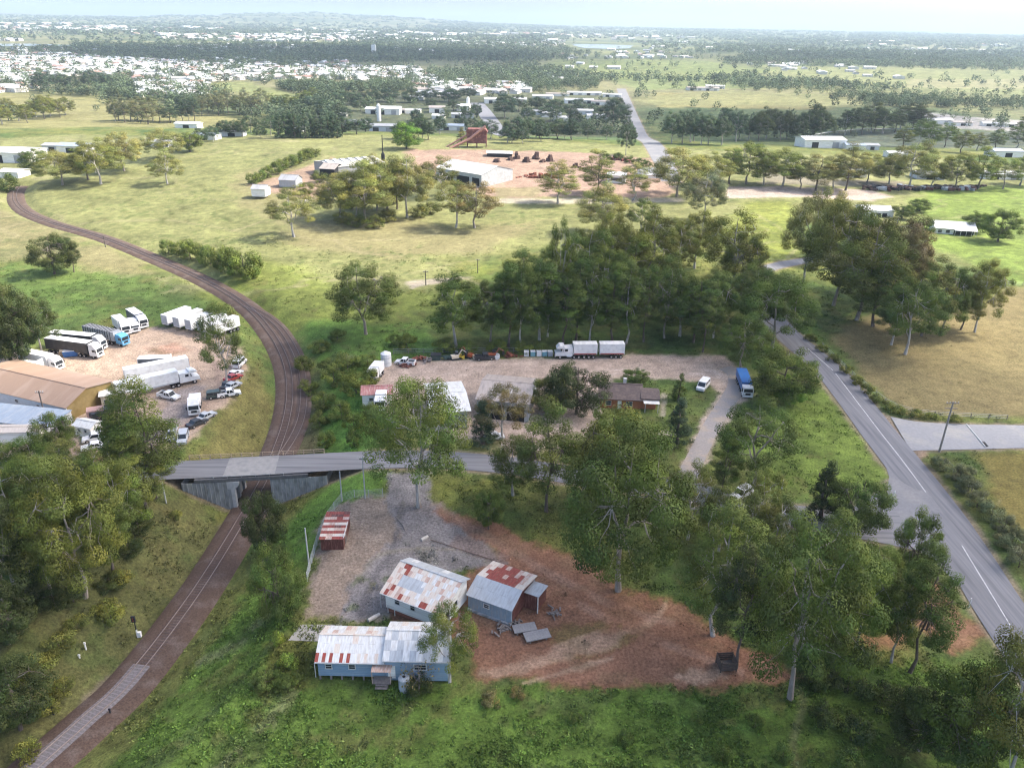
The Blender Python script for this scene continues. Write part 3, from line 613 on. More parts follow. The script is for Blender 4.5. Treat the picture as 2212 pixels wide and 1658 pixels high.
many(['gum', 'open', 'gum', 'tall'], [(1130, 690, 560, 100), (1212, 690, 484, 74, 'mid'), (1272, 680, 480, 110, 'mid'), (1345, 660, 478, 120, 'olive'), (1400, 640, 455, 96, 'olive'), (1240, 640, 490, 80, 'olive'), (1310, 620, 470, 90, 'olive'), (1180, 680, 545, 90), (1300, 700, 540, 110), (1440, 690, 570, 100), (1470, 600, 482, 86, 'olive'), (1540, 690, 600, 90), (1365, 690, 520, 110), (1420, 560, 470, 70, 'olive')],
     'mid', 'rounded gum in the middle of the grove, behind its front rank of dark gums', 'inner gums of the grove behind the goods yard', 8)
many('bush', [(548, 398, 372, 30), (562, 392, 366, 30), (578, 384, 358, 32), (594, 376, 350, 34), (610, 368, 342, 34), (627, 360, 335, 36), (645, 352, 328, 36), (662, 344, 322, 36), (678, 338, 318, 34)], 'mid', 'bushy tree in the slanting hedge beside the sawmill', 'hedge of bushy trees beside the sawmill')
many('bush', [(365, 548, 516, 40), (390, 552, 520, 44), (412, 560, 518, 46), (436, 562, 522, 46), (455, 572, 528, 44), (478, 580, 532, 52), (500, 592, 536, 62), (528, 600, 538, 76), (550, 590, 552, 44)], 'mid', 'leafy shrub in the strip along the railway curve', 'shrubs along the railway curve')
many('bush', [(690, 760, 735, 46), (730, 735, 712, 40), (752, 800, 762, 60), (795, 792, 765, 56), (722, 830, 790, 60), (770, 850, 806, 70), (700, 880, 846, 56), (738, 905, 866, 58), (712, 800, 772, 46), (800, 830, 796, 44), (690, 920, 890, 44), (765, 930, 890, 46), (800, 905, 868, 40), (655, 800, 770, 44), (668, 850, 820, 44), (705, 965, 930, 40), (765, 965, 925, 36, 'deep'), (880, 755, 720, 46), (960, 760, 730, 50), (1010, 762, 735, 46), (850, 745, 720, 34), (1075, 762, 735, 44), (1130, 762, 738, 48), (1165, 760, 735, 40)],
     'mid', 'lush green shrub in the overgrown gully behind the goods yard', 'shrubs of the overgrown gully')
many('bush', [(575, 1482, 1454, 60), (620, 1486, 1460, 56)], 'deep', 'dark low shrub on the grass in front of the blue hut', 'dark shrubs in front of the blue hut')
tree('bare', 905, 1485, 1425, 84, 'rust', 'leafless grey shrub against the blue hut\'s wall'); tree('bush', 905, 1495, 1462, 60, 'dark', 'dark green shrub under the leafless grey shrub')
tree('scrub', 622, 1440, 1412, 44, 'lime', 'yellow-green weed shrub at the end of the blue hut')
tree('scrub', 600, 1395, 1362, 34, 'lime', 'small bright yellow shrub below the concrete slab'); tree('dense', 1055, 1142, 1060, 70, 'deep', 'small dark tree alone on the verge above the red dirt', name='tree')
many('bush', [(2030, 1010, 985, 44), (2062, 1035, 1002, 52), (2090, 1065, 1030, 54), (2110, 1095, 1060, 50), (2140, 1120, 1085, 54), (2165, 1150, 1112, 56), (2190, 1180, 1140, 56), (2200, 1225, 1180, 60), (2160, 1180, 1150, 44), (2085, 1030, 1004, 40)], 'grey', 'scrubby shrub on the strip between main road and brown paddock', 'scrub between main road and brown paddock')
many('scrub', [(1750, 735, 718, 26), (1775, 760, 742, 28), (1800, 782, 762, 30), (1825, 806, 785, 30), (1848, 828, 808, 32), (1872, 850, 828, 34), (1893, 868, 850, 30), (1915, 884, 866, 32), (1940, 893, 874, 34), (1975, 900, 882, 36), (2010, 905, 890, 34), (2060, 910, 896, 34)], 'olive', 'tussocky shrub along the fence line beside the main road', 'tussocks along the main road fence')
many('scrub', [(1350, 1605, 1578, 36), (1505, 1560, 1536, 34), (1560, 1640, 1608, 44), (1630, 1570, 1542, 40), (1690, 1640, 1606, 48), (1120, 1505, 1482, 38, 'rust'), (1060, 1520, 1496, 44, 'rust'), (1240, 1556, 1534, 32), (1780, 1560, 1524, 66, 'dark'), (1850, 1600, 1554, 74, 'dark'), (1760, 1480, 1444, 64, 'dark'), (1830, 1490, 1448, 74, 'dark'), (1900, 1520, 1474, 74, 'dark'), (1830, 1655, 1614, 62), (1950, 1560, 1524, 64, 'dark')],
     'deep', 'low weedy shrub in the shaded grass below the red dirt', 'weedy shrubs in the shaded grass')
many('scrub', [(240, 1340, 1312, 66), (130, 1400, 1370, 70), (140, 1500, 1470, 60), (60, 1640, 1600, 60), (380, 1120, 1104, 34), (90, 1450, 1415, 70), (255, 1262, 1236, 64), (225, 1320, 1300, 60), (165, 1360, 1335, 60), (20, 1500, 1450, 80), (100, 1540, 1510, 60)], 'olive', 'low olive shrub on the railway bank below the forest', 'shrubs on the railway bank')
many('tall', [(2005, 320, 262, 46), (2040, 318, 266, 42), (1985, 312, 255, 40), (2075, 330, 280, 44, 'olive'), (1950, 318, 275, 40, 'olive'), (2110, 325, 285, 40, 'olive'), (2150, 322, 280, 40), (2195, 320, 268, 50), (2210, 300, 245, 40)], 'deep', 'dark tree in the belt over the stockyard fence', 'tree belt over the stockyard fence')
def belt(kind, x0, y0, x1, y1, n, hpx, wpx, tint, label, group, jx=5, jy=4, z=None):
    for i in range(n):
        f = (i+.5)/n; x = x0+(x1-x0)*f+rnd.uniform(-jx, jx); y = y0+(y1-y0)*f+rnd.uniform(-jy, jy); tree(kind, x, y, y-hpx*rnd.uniform(.8, 1.12), wpx*rnd.uniform(1.05, 1.6), tint, label, group=group)
belt('conifer', 600, 297, 735, 297, 12, 55, 24, 'blue', 'dark pine in the dense plantation block past the ridge', 'dark pines of the plantation block', 3, 2)
belt('tall', 240, 262, 350, 264, 9, 52, 26, 'grey', 'greyish tree in the square copse on the pale paddock', 'grey trees of the square copse', 4, 5)
belt('tall', 362, 263, 425, 262, 5, 50, 24, 'blue', 'dark tree in the short row right of the square copse', 'short row right of the square copse', 3, 3)
belt('tall', 420, 244, 572, 246, 13, 48, 24, 'grey', 'grey-green tree in the long straight plantation row', 'long straight plantation row', 3, 6)
belt('gum', 0, 266, 150, 252, 9, 46, 34, 'olive', 'rounded olive tree in the clump on the pale paddock edge', 'olive clump on the pale paddock', 6, 6)
belt('gum', 80, 196, 240, 194, 9, 42, 26, 'blue', 'dark tree in front of the white suburb', 'dark trees before the white suburb', 5, 5)
belt('tall', 580, 232, 680, 225, 8, 30, 22, 'mid', 'green tree beyond the long plantation row', 'green trees beyond the plantation row', 5, 6)
belt('gum', 1450, 314, 1605, 305, 10, 66, 42, 'blue', 'dark tree in the wood beside the far straight road', 'dark wood beside the far road', 8, 8)
belt('gum', 1612, 305, 1785, 300, 9, 66, 42, 'dark', 'dark round tree in the grove behind the stockyard', 'dark grove behind the stockyard', 6, 5)
belt('tall', 1815, 286, 1990, 282, 10, 60, 34, 'dark', 'tall dark tree right of the stockyard grove', 'tall trees right of the stockyard grove', 6, 6)
belt('gum', 1336, 240, 1366, 322, 5, 32, 18, 'blue', 'dark tree lining the far straight road', 'trees lining the far road', 5, 4)
belt('gum', 1085, 306, 1260, 296, 11, 42, 28, 'blue', 'dark tree in the line before the factory sheds', 'tree line before the factory sheds', 6, 6)
belt('gum', 430, 305, 590, 290, 8, 36, 28, 'blue', 'dark tree around the houses beyond the ridge', 'trees around the houses beyond the ridge', 7, 8)
tree('gum', 1325, 285, 208, 72, 'blue', 'big dark tree standing between factory sheds and far road'); tree('gum', 1352, 335, 264, 40, 'blue', 'dark rounded tree right beside the far straight road')
tree('gum', 1090, 255, 204, 56, 'blue', 'large dark tree beside the factory street'); tree('gum', 1190, 262, 222, 60, 'blue', 'dark spreading tree amid the white factory sheds')
many(['gum', 'tall', 'dense'], [(715, 292, 250, 44), (740, 290, 252, 44), (865, 300, 262, 44), (912, 302, 252, 46), (1060, 300, 256, 40), (1110, 302, 250, 50), (1135, 300, 254, 44), (1165, 298, 256, 46), (1205, 300, 258, 46), (1235, 302, 260, 44), (1120, 240, 204, 50), (1160, 236, 208, 44), (1200, 240, 212, 44), (1250, 240, 212, 40), (680, 240, 206, 50), (720, 232, 200, 50), (760, 226, 196, 50), (800, 222, 194, 46), (840, 220, 192, 50), (890, 222, 192, 46), (930, 218, 190, 46), (970, 220, 190, 50), (1010, 216, 188, 46), (770, 290, 255, 40), (790, 285, 252, 36), (905, 300, 262, 34), (925, 302, 258, 34), (890, 285, 255, 30), (950, 290, 250, 30), (1020, 295, 252, 36), (1040, 300, 258, 34), (1000, 280, 250, 26), (900, 262, 235, 28), (960, 262, 232, 26), (1010, 262, 226, 30), (1030, 255, 222, 26), (750, 262, 232, 30), (730, 250, 222, 40), (700, 245, 215, 40), (780, 240, 215, 36), (930, 235, 212, 30), (980, 240, 215, 28), (1140, 262, 230, 34), (1240, 275, 235, 36), (1290, 270, 236, 30), (1230, 250, 225, 30), (1280, 245, 222, 26), (1340, 250, 225, 26), (1310, 302, 270, 30), (1270, 300, 268, 30)],
     'blue', 'dark street tree scattered among the factory sheds', 'street trees among the factory sheds')
many('bush', [(1335, 345, 330, 26), (1360, 352, 336, 26), (1385, 358, 340, 28), (1395, 362, 346, 24), (1310, 345, 332, 22)], 'deep', 'roadside shrub where mill yard meets the far road', 'shrubs where mill yard meets far road')
many('bush', [(742, 482, 455, 44), (770, 490, 462, 46), (806, 492, 466, 50), (838, 478, 452, 44), (770, 452, 426, 40), (905, 470, 440, 46), (930, 462, 436, 40), (700, 440, 415, 36), (660, 418, 392, 40), (850, 440, 415, 40), (690, 395, 368, 36), (720, 420, 396, 30)], 'olive', 'olive bush in the undergrowth of the sawmill thicket', 'undergrowth bushes of the sawmill thicket')
tree('gum', 770, 470, 356, 84, 'olive', 'full olive gum at the back of the sawmill thicket'); tree('gum', 815, 455, 336, 84, 'gold', 'golden gum rising behind the middle of the sawmill thicket')
for r in ((55, 800, 620, 110, 'dark gum filling the gap between the two dark gums of the truck yard'), (5, 800, 640, 90, 'dark gum cut by the picture border at the truck yard')): tree('dense', *r[:4], 'dark', r[4])
tree('gum', 1500, 580, 452, 100, 'olive', 'open-topped gum right of the grove\'s sunny gap'); tree('tall', 1450, 560, 470, 60, 'olive', 'slim gum in the sunny gap of the grove'); tree('gum', 1600, 640, 500, 110, 'mid', 'leafy gum at the right end of the grove'); tree('gum', 1540, 730, 585, 100, 'deep', 'dark gum between grove and blue tipper truck'); tree('gum', 1640, 720, 585, 110, 'deep', 'dark gum shading the bend of the main road')
tree('gum', 30, 1265, 1060, 150, 'olive', 'olive gum low at the picture border of the railway forest'); tree('gum', 110, 1275, 1080, 130, 'mid', 'mid-height gum left of the white-limbed forest gum'); tree('tall', 245, 1240, 1040, 100, 'deep', 'slim shaded gum just behind the white-limbed forest gum')
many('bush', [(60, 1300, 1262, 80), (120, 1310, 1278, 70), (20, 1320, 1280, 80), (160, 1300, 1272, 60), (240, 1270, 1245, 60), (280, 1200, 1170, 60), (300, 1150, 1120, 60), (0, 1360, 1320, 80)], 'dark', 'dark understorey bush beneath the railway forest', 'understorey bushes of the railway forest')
# ------------------------------------------------------------------ far woods and weeds, past counting
KEEP = [np.array([P(*q, -6)[:2] for q in pg]) for pg in ([(-700, 215), (60, 196), (330, 215), (640, 270), (560, 300), (400, 330), (-700, 400)], [(400, 178), (520, 172), (680, 205), (640, 235), (495, 200)], [(1410, 192), (1640, 198), (1800, 215), (1780, 232), (1430, 228)], [(1640, 141), (2212, 152), (2900, 150), (2900, 200), (2212, 196), (1700, 168)],
        [(1200, 128), (1520, 132), (1680, 150), (1520, 166), (1300, 162), (1160, 142)], [(1960, 235), (2130, 252), (2400, 262), (2400, 285), (2050, 270)], [(740, 195), (1340, 195), (1460, 350), (1350, 320), (1000, 305), (740, 300)], [(1195, 97), (1240, 86), (1330, 88), (1390, 97), (1385, 108), (1320, 113), (1250, 109)], [(-400, 97), (60, 91), (160, 98), (160, 106), (40, 108), (-400, 110)], [(-500, 300), (60, 300), (60, 420), (-500, 420)], [(1400, 226), (2300, 228), (2300, 335), (1400, 345)])]
TOWN = [np.array([P(*q, -6)[:2] for q in pg]) for pg in ([(-200, 118), (120, 116), (480, 138), (900, 142), (960, 176), (640, 168), (420, 172), (100, 150), (-200, 150)], [(-200, 152), (90, 156), (90, 192), (-200, 196)], [(280, 160), (440, 170), (430, 212), (300, 204)], [(880, 176), (1130, 176), (1130, 196), (900, 205)])]
WOOD = [np.array([P(*q, -6)[:2] for q in pg]) for pg in ([(60, 96), (1100, 100), (1150, 128), (420, 134), (60, 112)], [(1640, 112), (2900, 112), (2900, 148), (1900, 142), (1560, 134)], [(2000, 160), (2900, 160), (2900, 195), (2212, 194), (1990, 176)], [(1780, 200), (2212, 226), (2900, 235), (2900, 248), (2212, 246), (1880, 222)], [(590, 185), (900, 180), (900, 220), (700, 250), (600, 226)])]
def far_woods():
    g = np.random.default_rng(5); N = 90000; th = np.radians(g.uniform(-40, 40, N)); r = np.exp(g.uniform(math.log(680), math.log(15000), N)); x = r*np.sin(th); y = r*np.cos(th)
    den = sst(.47, .64, fbm(x/(170+.09*r), y/(110+.07*r), 4, 71))*.55+.05+.10*sst(2500, 5000, r)
    tw = np.zeros(N); wd = np.zeros(N); kp = np.zeros(N)
    for pl in TOWN: tw = np.maximum(tw, polymask(x, y, pl, 8, 10, 80))
    for pl in WOOD: wd = np.maximum(wd, polymask(x, y, pl, 20, 25, 90))
    for pl in KEEP: kp = np.maximum(kp, polymask(x, y, pl, 4, 6, 60))
    den = den*(1-tw)+tw*.2; den = np.maximum(den, wd*.85)*(1-.96*kp)
    for c, hw in list(ROADS.values()):
        d, _, w = polydist(x, y, c, hw); den = np.where(d < w+7, 0, den)
    ok = g.uniform(0, 1, N) < den; ok &= (r > 820) | (np.abs(x) > 520) | (y > 700); x, y, r = x[ok], y[ok], r[ok]; z = terr(x, y); n = len(x)
    wd_ = np.maximum(g.uniform(7, 13, n), r*.0042*g.uniform(.6, 1.4, n)); ht = np.minimum(wd_*g.uniform(.9, 1.5, n), g.uniform(9, 19, n)); Vs = []; Cs = []; 
    tn = np.array((.082, .115, .062))*g.uniform(.55, 1.6, (n, 1))*np.array([1, 1, 1])+np.array([.02, .012, 0])*g.uniform(0, 1, (n, 1))
    for lo, hi, q, sz in ((0, 1500, 130, .20), (1500, 3800, 44, .34), (3800, 1e9, 16, .56)):
        s = (r >= lo) & (r < hi); k = int(s.sum())
        if not k: continue
        u = g.standard_normal((k, q, 3)); u /= np.linalg.norm(u, axis=2)[..., None]; u *= g.uniform(.3, 1, (k, q, 1))**.5; u[..., 2] = u[..., 2]*.5+.56
        C = np.stack([x[s], y[s], z[s]], 1)[:, None]+u*np.stack([wd_[s]*.5, wd_[s]*.5, ht[s]], 1)[:, None]
        V, _ = leafquads(C.reshape(-1, 3), 1., g, .5); V = V.reshape(-1, 4, 3); cc = C.reshape(-1, 1, 3); scl = np.repeat(wd_[s]*sz, q)[:, None, None]*np.array([1, 1, .8])
        Vs.append((cc+(V-cc)*scl).reshape(-1, 3)); Cs.append(np.repeat(np.repeat(tn[s], q, 0)*g.uniform(.75, 1.25, (k*q, 1)), 4, 0))
    V = np.vstack(Vs); me = npmesh('distant_woodland', V, np.arange(len(V)).reshape(-1, 4), [LEAF], np.vstack(Cs)); o = add('distant_woodland', me); tag(o, 'far-off mixed woodland and tree belts fading into the haze', 'woodland', kind='stuff'); print('woods', n, len(V)//4)
far_woods()
def weeds():
    g = np.random.default_rng(8); N = 95000; th = np.radians(g.uniform(-36, 36, N)); r = np.exp(g.uniform(math.log(52), math.log(330), N)); x = r*np.sin(th); y = r*np.cos(th)
    c = ground_colour(x, y); green = (c[:, 1] > c[:, 0]*.93) | ((g.uniform(0, 1, N) < .035) & (r < 260)); pn = fbm(x/7., y/7., 4, 77); ok = green & (g.uniform(0, 1, N) < (sst(.40, .66, pn)*.8+.10))
    d, _, _ = polydist(x, y, RAIL); ok &= d > 4.6
    for k, hw in ROADS.values(): dd, _, w = polydist(x, y, k, hw); ok &= dd > w+.3
    x, y, c = x[ok], y[ok], c[ok]; n = len(x); q = 9; z = terr(x, y); s = g.uniform(.16, .52, n)*(1+.5*(fbm(x/3., y/3., 2, 5)-.5))
    u = g.standard_normal((n, q, 3)); u /= np.linalg.norm(u, axis=2)[..., None]; u[..., 2] = np.abs(u[..., 2])*.7
    C = np.stack([x, y, z], 1)[:, None]+u*s[:, None, None]; V, _ = leafquads(C.reshape(-1, 3), 1., g, .2); V = V.reshape(-1, 4, 3); cc = C.reshape(-1, 1, 3); V = cc+(V-cc)*np.repeat(s*.75, q)[:, None, None]
    col = c*np.where(g.uniform(0, 1, (n, 1)) < .25, g.uniform(1.2, 1.9, (n, 1)), g.uniform(.55, 1.25, (n, 1)))*np.array([.98, 1.03, 1.]); V = V.reshape(-1, 3)
    o = add('weeds', npmesh('weeds', V, np.arange(len(V)).reshape(-1, 4), [LEAF], np.repeat(np.repeat(col, q, 0)*g.uniform(.8, 1.2, (n*q, 1)), 4, 0))); tag(o, 'tufts of tall grass and weeds over banks and verges', 'weeds', kind='stuff'); print('weeds', n)
weeds()

# ------------------------------------------------------------------ railway
BALL = mat('dark_ballast', (.085, .056, .042), .95, .4, 1.2, dirt=(.12, .09, .075), dscale=.12, bump=.05)
STEEL = mat('rail_steel', (.23, .19, .175), .5, .2, .8, metal=.3)
TIMB = mat('timber_sleeper', (.082, .06, .055), .95, .3, 1.5)
SLCON = mat('concrete_sleeper', (.195, .183, .185), .9, .15, 1.2)
def sweep(c, prof, name, m, parent, kind=None):
    """sweep a flat cross profile [(across, up)] along a 3d line"""
    c = np.array(c); t = np.gradient(c[:, :2], axis=0); t /= np.linalg.norm(t, axis=1)[:, None]; nr = np.stack([-t[:, 1], t[:, 0]], 1); k = len(prof)
    V = np.stack([np.stack([c[:, 0]+nr[:, 0]*a, c[:, 1]+nr[:, 1]*a, c[:, 2]+u], 1) for a, u in prof], 1).reshape(-1, 3)
    i = (np.arange(len(c)-1)[:, None]*k+np.arange(k-1)[None]).ravel(); o = add(name, npmesh(name, V, np.stack([i, i+1, i+k+1, i+k], 1), [m], None, False), parent)
    if kind: o['kind'] = kind
    return o
RD = dense(RAIL, 1.2)
tr = thing('railway_track', 'single railway track on dark ballast curving under the road bridge', 'railway', (0, 0, 0))
sweep(RD, [(3.7, -.62), (2.7, -.1), (1.6, 0), (-1.9, 0), (-3.1, -.1), (-4.2, -.62)], 'ballast_bed', BALL, tr)
for sx in (-.75, .75): sweep(RD, [(sx-.04, .10), (sx-.04, .26), (sx+.04, .26), (sx+.04, .10)], 'rail', STEEL, tr)
def sleepers(name, c, m, par, wd=.26, hh=.14):
    V = []; t = np.gradient(c[:, :2], axis=0); t /= np.linalg.norm(t, axis=1)[:, None]; b = MB()
    for p, d in zip(c, t): b.box((p[0], p[1], p[2]-.035), (wd, 2.5, hh), math.atan2(d[1], d[0]))
    o = b.build(name, m, par); o['kind'] = 'stuff'; return o
RS = dense(RAIL, .64); q0 = P(303, 1428, -6); ic = int(np.argmin(np.hypot(RS[:, 0]-q0[0], RS[:, 1]-q0[1])))
sleepers('concrete_sleepers', RS[:ic], SLCON, tr, .30, .16); sweep(RS[:ic], [(1.45, -.02), (1.2, .045), (-1.2, .045), (-1.45, -.02)], 'pale_ballast', mat('pale_ballast', (.15, .135, .137), .95, .3, 1.2), tr); sleepers('timber_sleepers', RS[ic:520], TIMB, tr)
# second, disused track beside it north of the bridge
i0 = int(np.argmin(np.abs(RD[:, 1]-139))); i1 = int(np.argmin(np.hypot(RD[:, 0]-P(520, 650)[0], RD[:, 1]-P(520, 650)[1])))
sd = RD[i0:i1].copy(); tt = np.gradient(sd[:, :2], axis=0); tt /= np.linalg.norm(tt, axis=1)[:, None]; f_ = np.sin(np.clip(np.linspace(0, 6, len(sd)), 0, math.pi/2))*np.sin(np.clip(np.linspace(6, 0, len(sd)), 0, math.pi/2))
sd[:, 0] += -tt[:, 1]*-3.4*f_; sd[:, 1] += tt[:, 0]*-3.4*f_
t2 = thing('passing_siding', 'rusty second track running close beside the main railway line', 'railway', (0, 0, 0))
sweep(sd, [(2.2, -.5), (1.6, .02), (-1.8, .02), (-2.9, -.65)], 'ballast_bed', BALL, t2)
for sx in (-.75, .75): sweep(sd, [(sx-.04, .10), (sx-.04, .24), (sx+.04, .24), (sx+.04, .10)], 'rail', STEEL, t2)
sleepers('sleepers', dense(sd, .66), TIMB, t2)
sg = thing('railway_signal', 'black-headed railway signal post with white foot beside the track', 'signal', G(298, 1376))
MB().tube([(0, 0, 0), (0, 0, 1.5)], .13, 8).build('post_foot', mat('white_paint', (.75, .75, .73), .6), sg); MB().tube([(0, 0, 1.5), (0, 0, 3.4)], .09, 8).build('post', mat('black_paint', (.03, .03, .035), .6), sg)
MB().box((0, -.12, 3.7), (.6, .25, 1.1)).box((0, -.27, 4.05), (.36, .1, .05)).box((0, -.27, 3.7), (.36, .1, .05)).build('signal_head', MATS['black_paint'], sg)
MB().tube([(0, -.26, 3.85), (0, -.3, 3.85)], .11, 10).tube([(0, -.26, 3.5), (0, -.3, 3.5)], .11, 10).build('lens', mat('signal_lens', (.25, .03, .02), .3), sg); MB().box((.3, .1, .55), (.5, .4, .9)).build('relay_box', MATS['white_paint'], sg)
for (x, y), lb in (((116, 1542), 'dark short post left of the track near the picture bottom'), ((240, 1545), 'dark short post right of the track near the picture bottom'), ((186, 1402), 'white marker peg on the stony left side of the track'), ((172, 1420), 'low white marker stone on the left side of the track')):
    p = G(x, y); wh = 'white' in lb; o = MB().tube([(0, 0, -.1), (0, 0, .5 if 'low' in lb else 1.2)], .11, 6).box((0, 0, .5 if 'low' in lb else 1.22), (.3, .16, .24)).build('marker_post', MATS['white_paint' if wh else 'black_paint'], None, p); tag(o, lb, 'post')
# ------------------------------------------------------------------ road bridge
br = thing('road_bridge', 'concrete road bridge carrying the asphalt road over the railway cutting', 'bridge', (0, 0, 0))
def roadpt(x): i = np.argmin(np.abs(R2[:, 0]-x)); return R2[i]
yb = lambda x: float(np.interp(x, R2[:, 0], R2[:, 1]))
dk = MB(); xs = [-60.5, -56, -52, -48, -44, -39.5]
for a, b in zip(xs[:-1], xs[1:]): dk.quad((a, yb(a)-4, -.13), (b, yb(b)-4, -.13), (b, yb(b)+4.1, -.13), (a, yb(a)+4.1, -.13)); dk.quad((a, yb(a)-4, -.85), (b, yb(b)-4, -.85), (b, yb(b)-4, -.13), (a, yb(a)-4, -.13)); dk.quad((b, yb(b)+4.1, -.85), (a, yb(a)+4.1, -.85), (a, yb(a)+4.1, -.13), (b, yb(b)+4.1, -.13)); dk.quad((a, yb(a)+4.1, -.85), (b, yb(b)+4.1, -.85), (b, yb(b)-4, -.85), (a, yb(a)-4, -.85))
dk.build('deck', mat('bridge_deck', (.12, .12, .125), .9), br)
ribbon('deck_surface', [[x, yb(x), 7.5] for x in np.linspace(-55.8, -46.2, 8)], [mat('deck_concrete', (.245, .24, .23), .9, .15, .6, dirt=(.19, .19, .19), dscale=.3)], .075, parent=br)
for nm, x0, x1 in (('abutment', -63, -54.3), ('abutment', -46.6, -36)):
    ab = MB(); ab.quad(*[(x, yb(x)-3.8, z) for x, z in ((x0, -9), (x1, -9), (x1, -.86), (x0, -.86))]); ab.quad(*[(x, yb(x)+3.9, z) for x, z in ((x1, -9), (x0, -9), (x0, -.86), (x1, -.86))])
    for x in (x0, x1): ab.quad((x, yb(x)-3.8, -9), (x, yb(x)+3.9, -9), (x, yb(x)+3.9, -.86), (x, yb(x)-3.8, -.86))
    x = x0+.3
    while x < x1-.2: ab.box((x, yb(x)-3.87, -4.95), (.16, .16, 8.1)); x += .8
    if x0 < -50:
        for k in (-3.4, 0, 3.2): ab.box((-54.1, yb(-54)+k, -4.9), (.5, .8, 8.0))
    ab.build(nm, CONC, br)
pm = MB(); pm.box((-53.6, yb(-53.6)-3.75, -4.1), (.75, .7, 6.5)); pm.prism([(-54.6, -.87), (-52.3, -.87), (-52.3, -1.5), (-53.2, -2.6), (-54.6, -2.6)], yb(-53.6)-4.05, yb(-53.6)-3.45); pm.build('pier', mat('pale_pier_concrete', (.44, .44, .45), .9, .15, .5), br)
FEN = mat('old_rail_timber', (.36, .28, .20), .9, .25, 1.2)
rl = MB()
for k, (zz) in enumerate((.55, 1.0)): rl.tube([(x, yb(x)+3.75+.02*k, zz) for x in np.linspace(-64, -38, 14)], .07, 4)
for x in np.linspace(-64, -38, 14): rl.box((x, yb(x)+3.7, .5), (.14, .14, 1.15))
rl.build('handrail', FEN, br)
rl = MB(); rl.tube([(x, yb(x)-3.72, .22) for x in np.linspace(-57, -44, 6)], .06, 4)
for x in np.linspace(-57, -44, 6): rl.box((x, yb(x)-3.72, .06), (.12, .12, .4))
rl.build('kerb_rail', CONC, br)
# ------------------------------------------------------------------ sheds, huts, houses
def tin(name, c, **k): return mat(name, c, k.pop('rough', .5), k.pop('var', .14), .5, metal=.1, stretch=(3.2, .6, .6), **k)
WTIN = tin('white_tin', (.60, .60, .575), dirt=(.50, .48, .44), dscale=.4); CTIN = tin('cream_tin', (.60, .54, .46), dirt=(.48, .36, .28), dscale=.5); RUST = tin('rusted_tin', (.25, .05, .035), dirt=(.27, .10, .065), dscale=.6, var=.3)
GTIN = tin('grey_tin', (.40, .42, .43), dirt=(.34, .35, .35), dscale=.3); PTIN = tin('pink_worn_tin', (.46, .31, .24), dirt=(.5, .42, .37), dscale=.7, var=.25); DRUST = tin('dark_rust_tin', (.13, .05, .04), dirt=(.19, .09, .07), dscale=.5, var=.25)
BLUEW = mat('blue_painted_boards', (.20, .29, .37), .8, .12, .6, dirt=(.26, .32, .37), dscale=.25, stretch=(.3, 1, 3)); WHITEW = mat('white_boards', (.82, .80, .74), .8, .08, .6, dirt=(.62, .58, .52), dscale=.3, stretch=(.3, 1, 3)); BGREYW = mat('blue_grey_tin_wall', (.22, .28, .33), .6, .15, .6, dirt=(.28, .30, .31), dscale=.35, stretch=(2, 2, .5))
GLASS = mat('dark_glass', (.025, .03, .035), .15, .1, .5, spec=.6); TRIM = mat('pale_trim', (.55, .54, .51), .7); DARK = mat('dark_parts_and_shade', (.02, .02, .022), .9); WOOD = mat('grey_timber', (.19, .165, .15), .9, .25, 1)  # DARK: dark fittings, and painted shade for the open sheds
def sheet_roof(parent, name, ridge_y, eave_y, x0, x1, zr, ze, pal, rows, th=.07, sheets=None):
    """a slope of separate lapped iron sheets: rows of letters, ridge row first; pal maps a letter to a material"""
    keys = list(pal); b = MB(); nr = len(rows)
    for r, row in enumerate(rows):
        f0, f1 = r/nr, (r+1)/nr; nn_ = len(row)
        for k, ch in enumerate(row):
            xa, xb = x0+(x1-x0)*k/nn_, x0+(x1-x0)*(k+1)/nn_; dz = .012*((k+r) % 2)+.03*(nr-r)/nr
            pt = lambda x, f: (x, ridge_y+(eave_y-ridge_y)*f, zr+(ze-zr)*f+dz)
            g = .02 if eave_y < ridge_y else -.02
            q = [pt(xa, f0), pt(xa, f1), pt(xb, f1), pt(xb, f0)]
            if eave_y > ridge_y: q = q[::-1]
            b.quad(*q, m=keys.index(ch)); b.quad(*[(x, y, z-th) for x, y, z in q][::-1], m=keys.index(ch))
            for i in range(4): a, c = q[i], q[(i+1) % 4]; b.quad(a, (a[0], a[1], a[2]-th), (c[0], c[1], c[2]-th), c, m=keys.index(ch))
    return b.build(name, [pal[k] for k in keys], parent)
def window(par, x, y, z, w, h, face='y-', name='window', dep=.06, gm=None):
    """window in a wall that faces -y ('y-'), +x ('x+') or -x: pane plus frame as its sub-part"""
    if face == 'y-': a = MB().box((x, y-.03, z), (w, .05, h)); f = [((x, y-.05, z+h/2), (w+.16, .1, .08)), ((x, y-.05, z-h/2), (w+.2, .14, .08)), ((x-w/2, y-.05, z), (.08, .1, h)), ((x+w/2, y-.05, z), (.08, .1, h)), ((x, y-.06, z), (w, .05, .05))]
    else:
        s = 1 if face == 'x+' else -1; a = MB().box((x+s*.03, y, z), (.05, w, h)); f = [((x+s*.05, y, z+h/2), (.1, w+.16, .08)), ((x+s*.05, y, z-h/2), (.14, w+.2, .08)), ((x+s*.05, y-w/2, z), (.1, .08, h)), ((x+s*.05, y+w/2, z), (.1, .08, h))]
    o = a.build(name, gm or GLASS, par); fb = MB()
    for c, d in f: fb.box(c, d)
    fb.build('frame', TRIM, o); return o
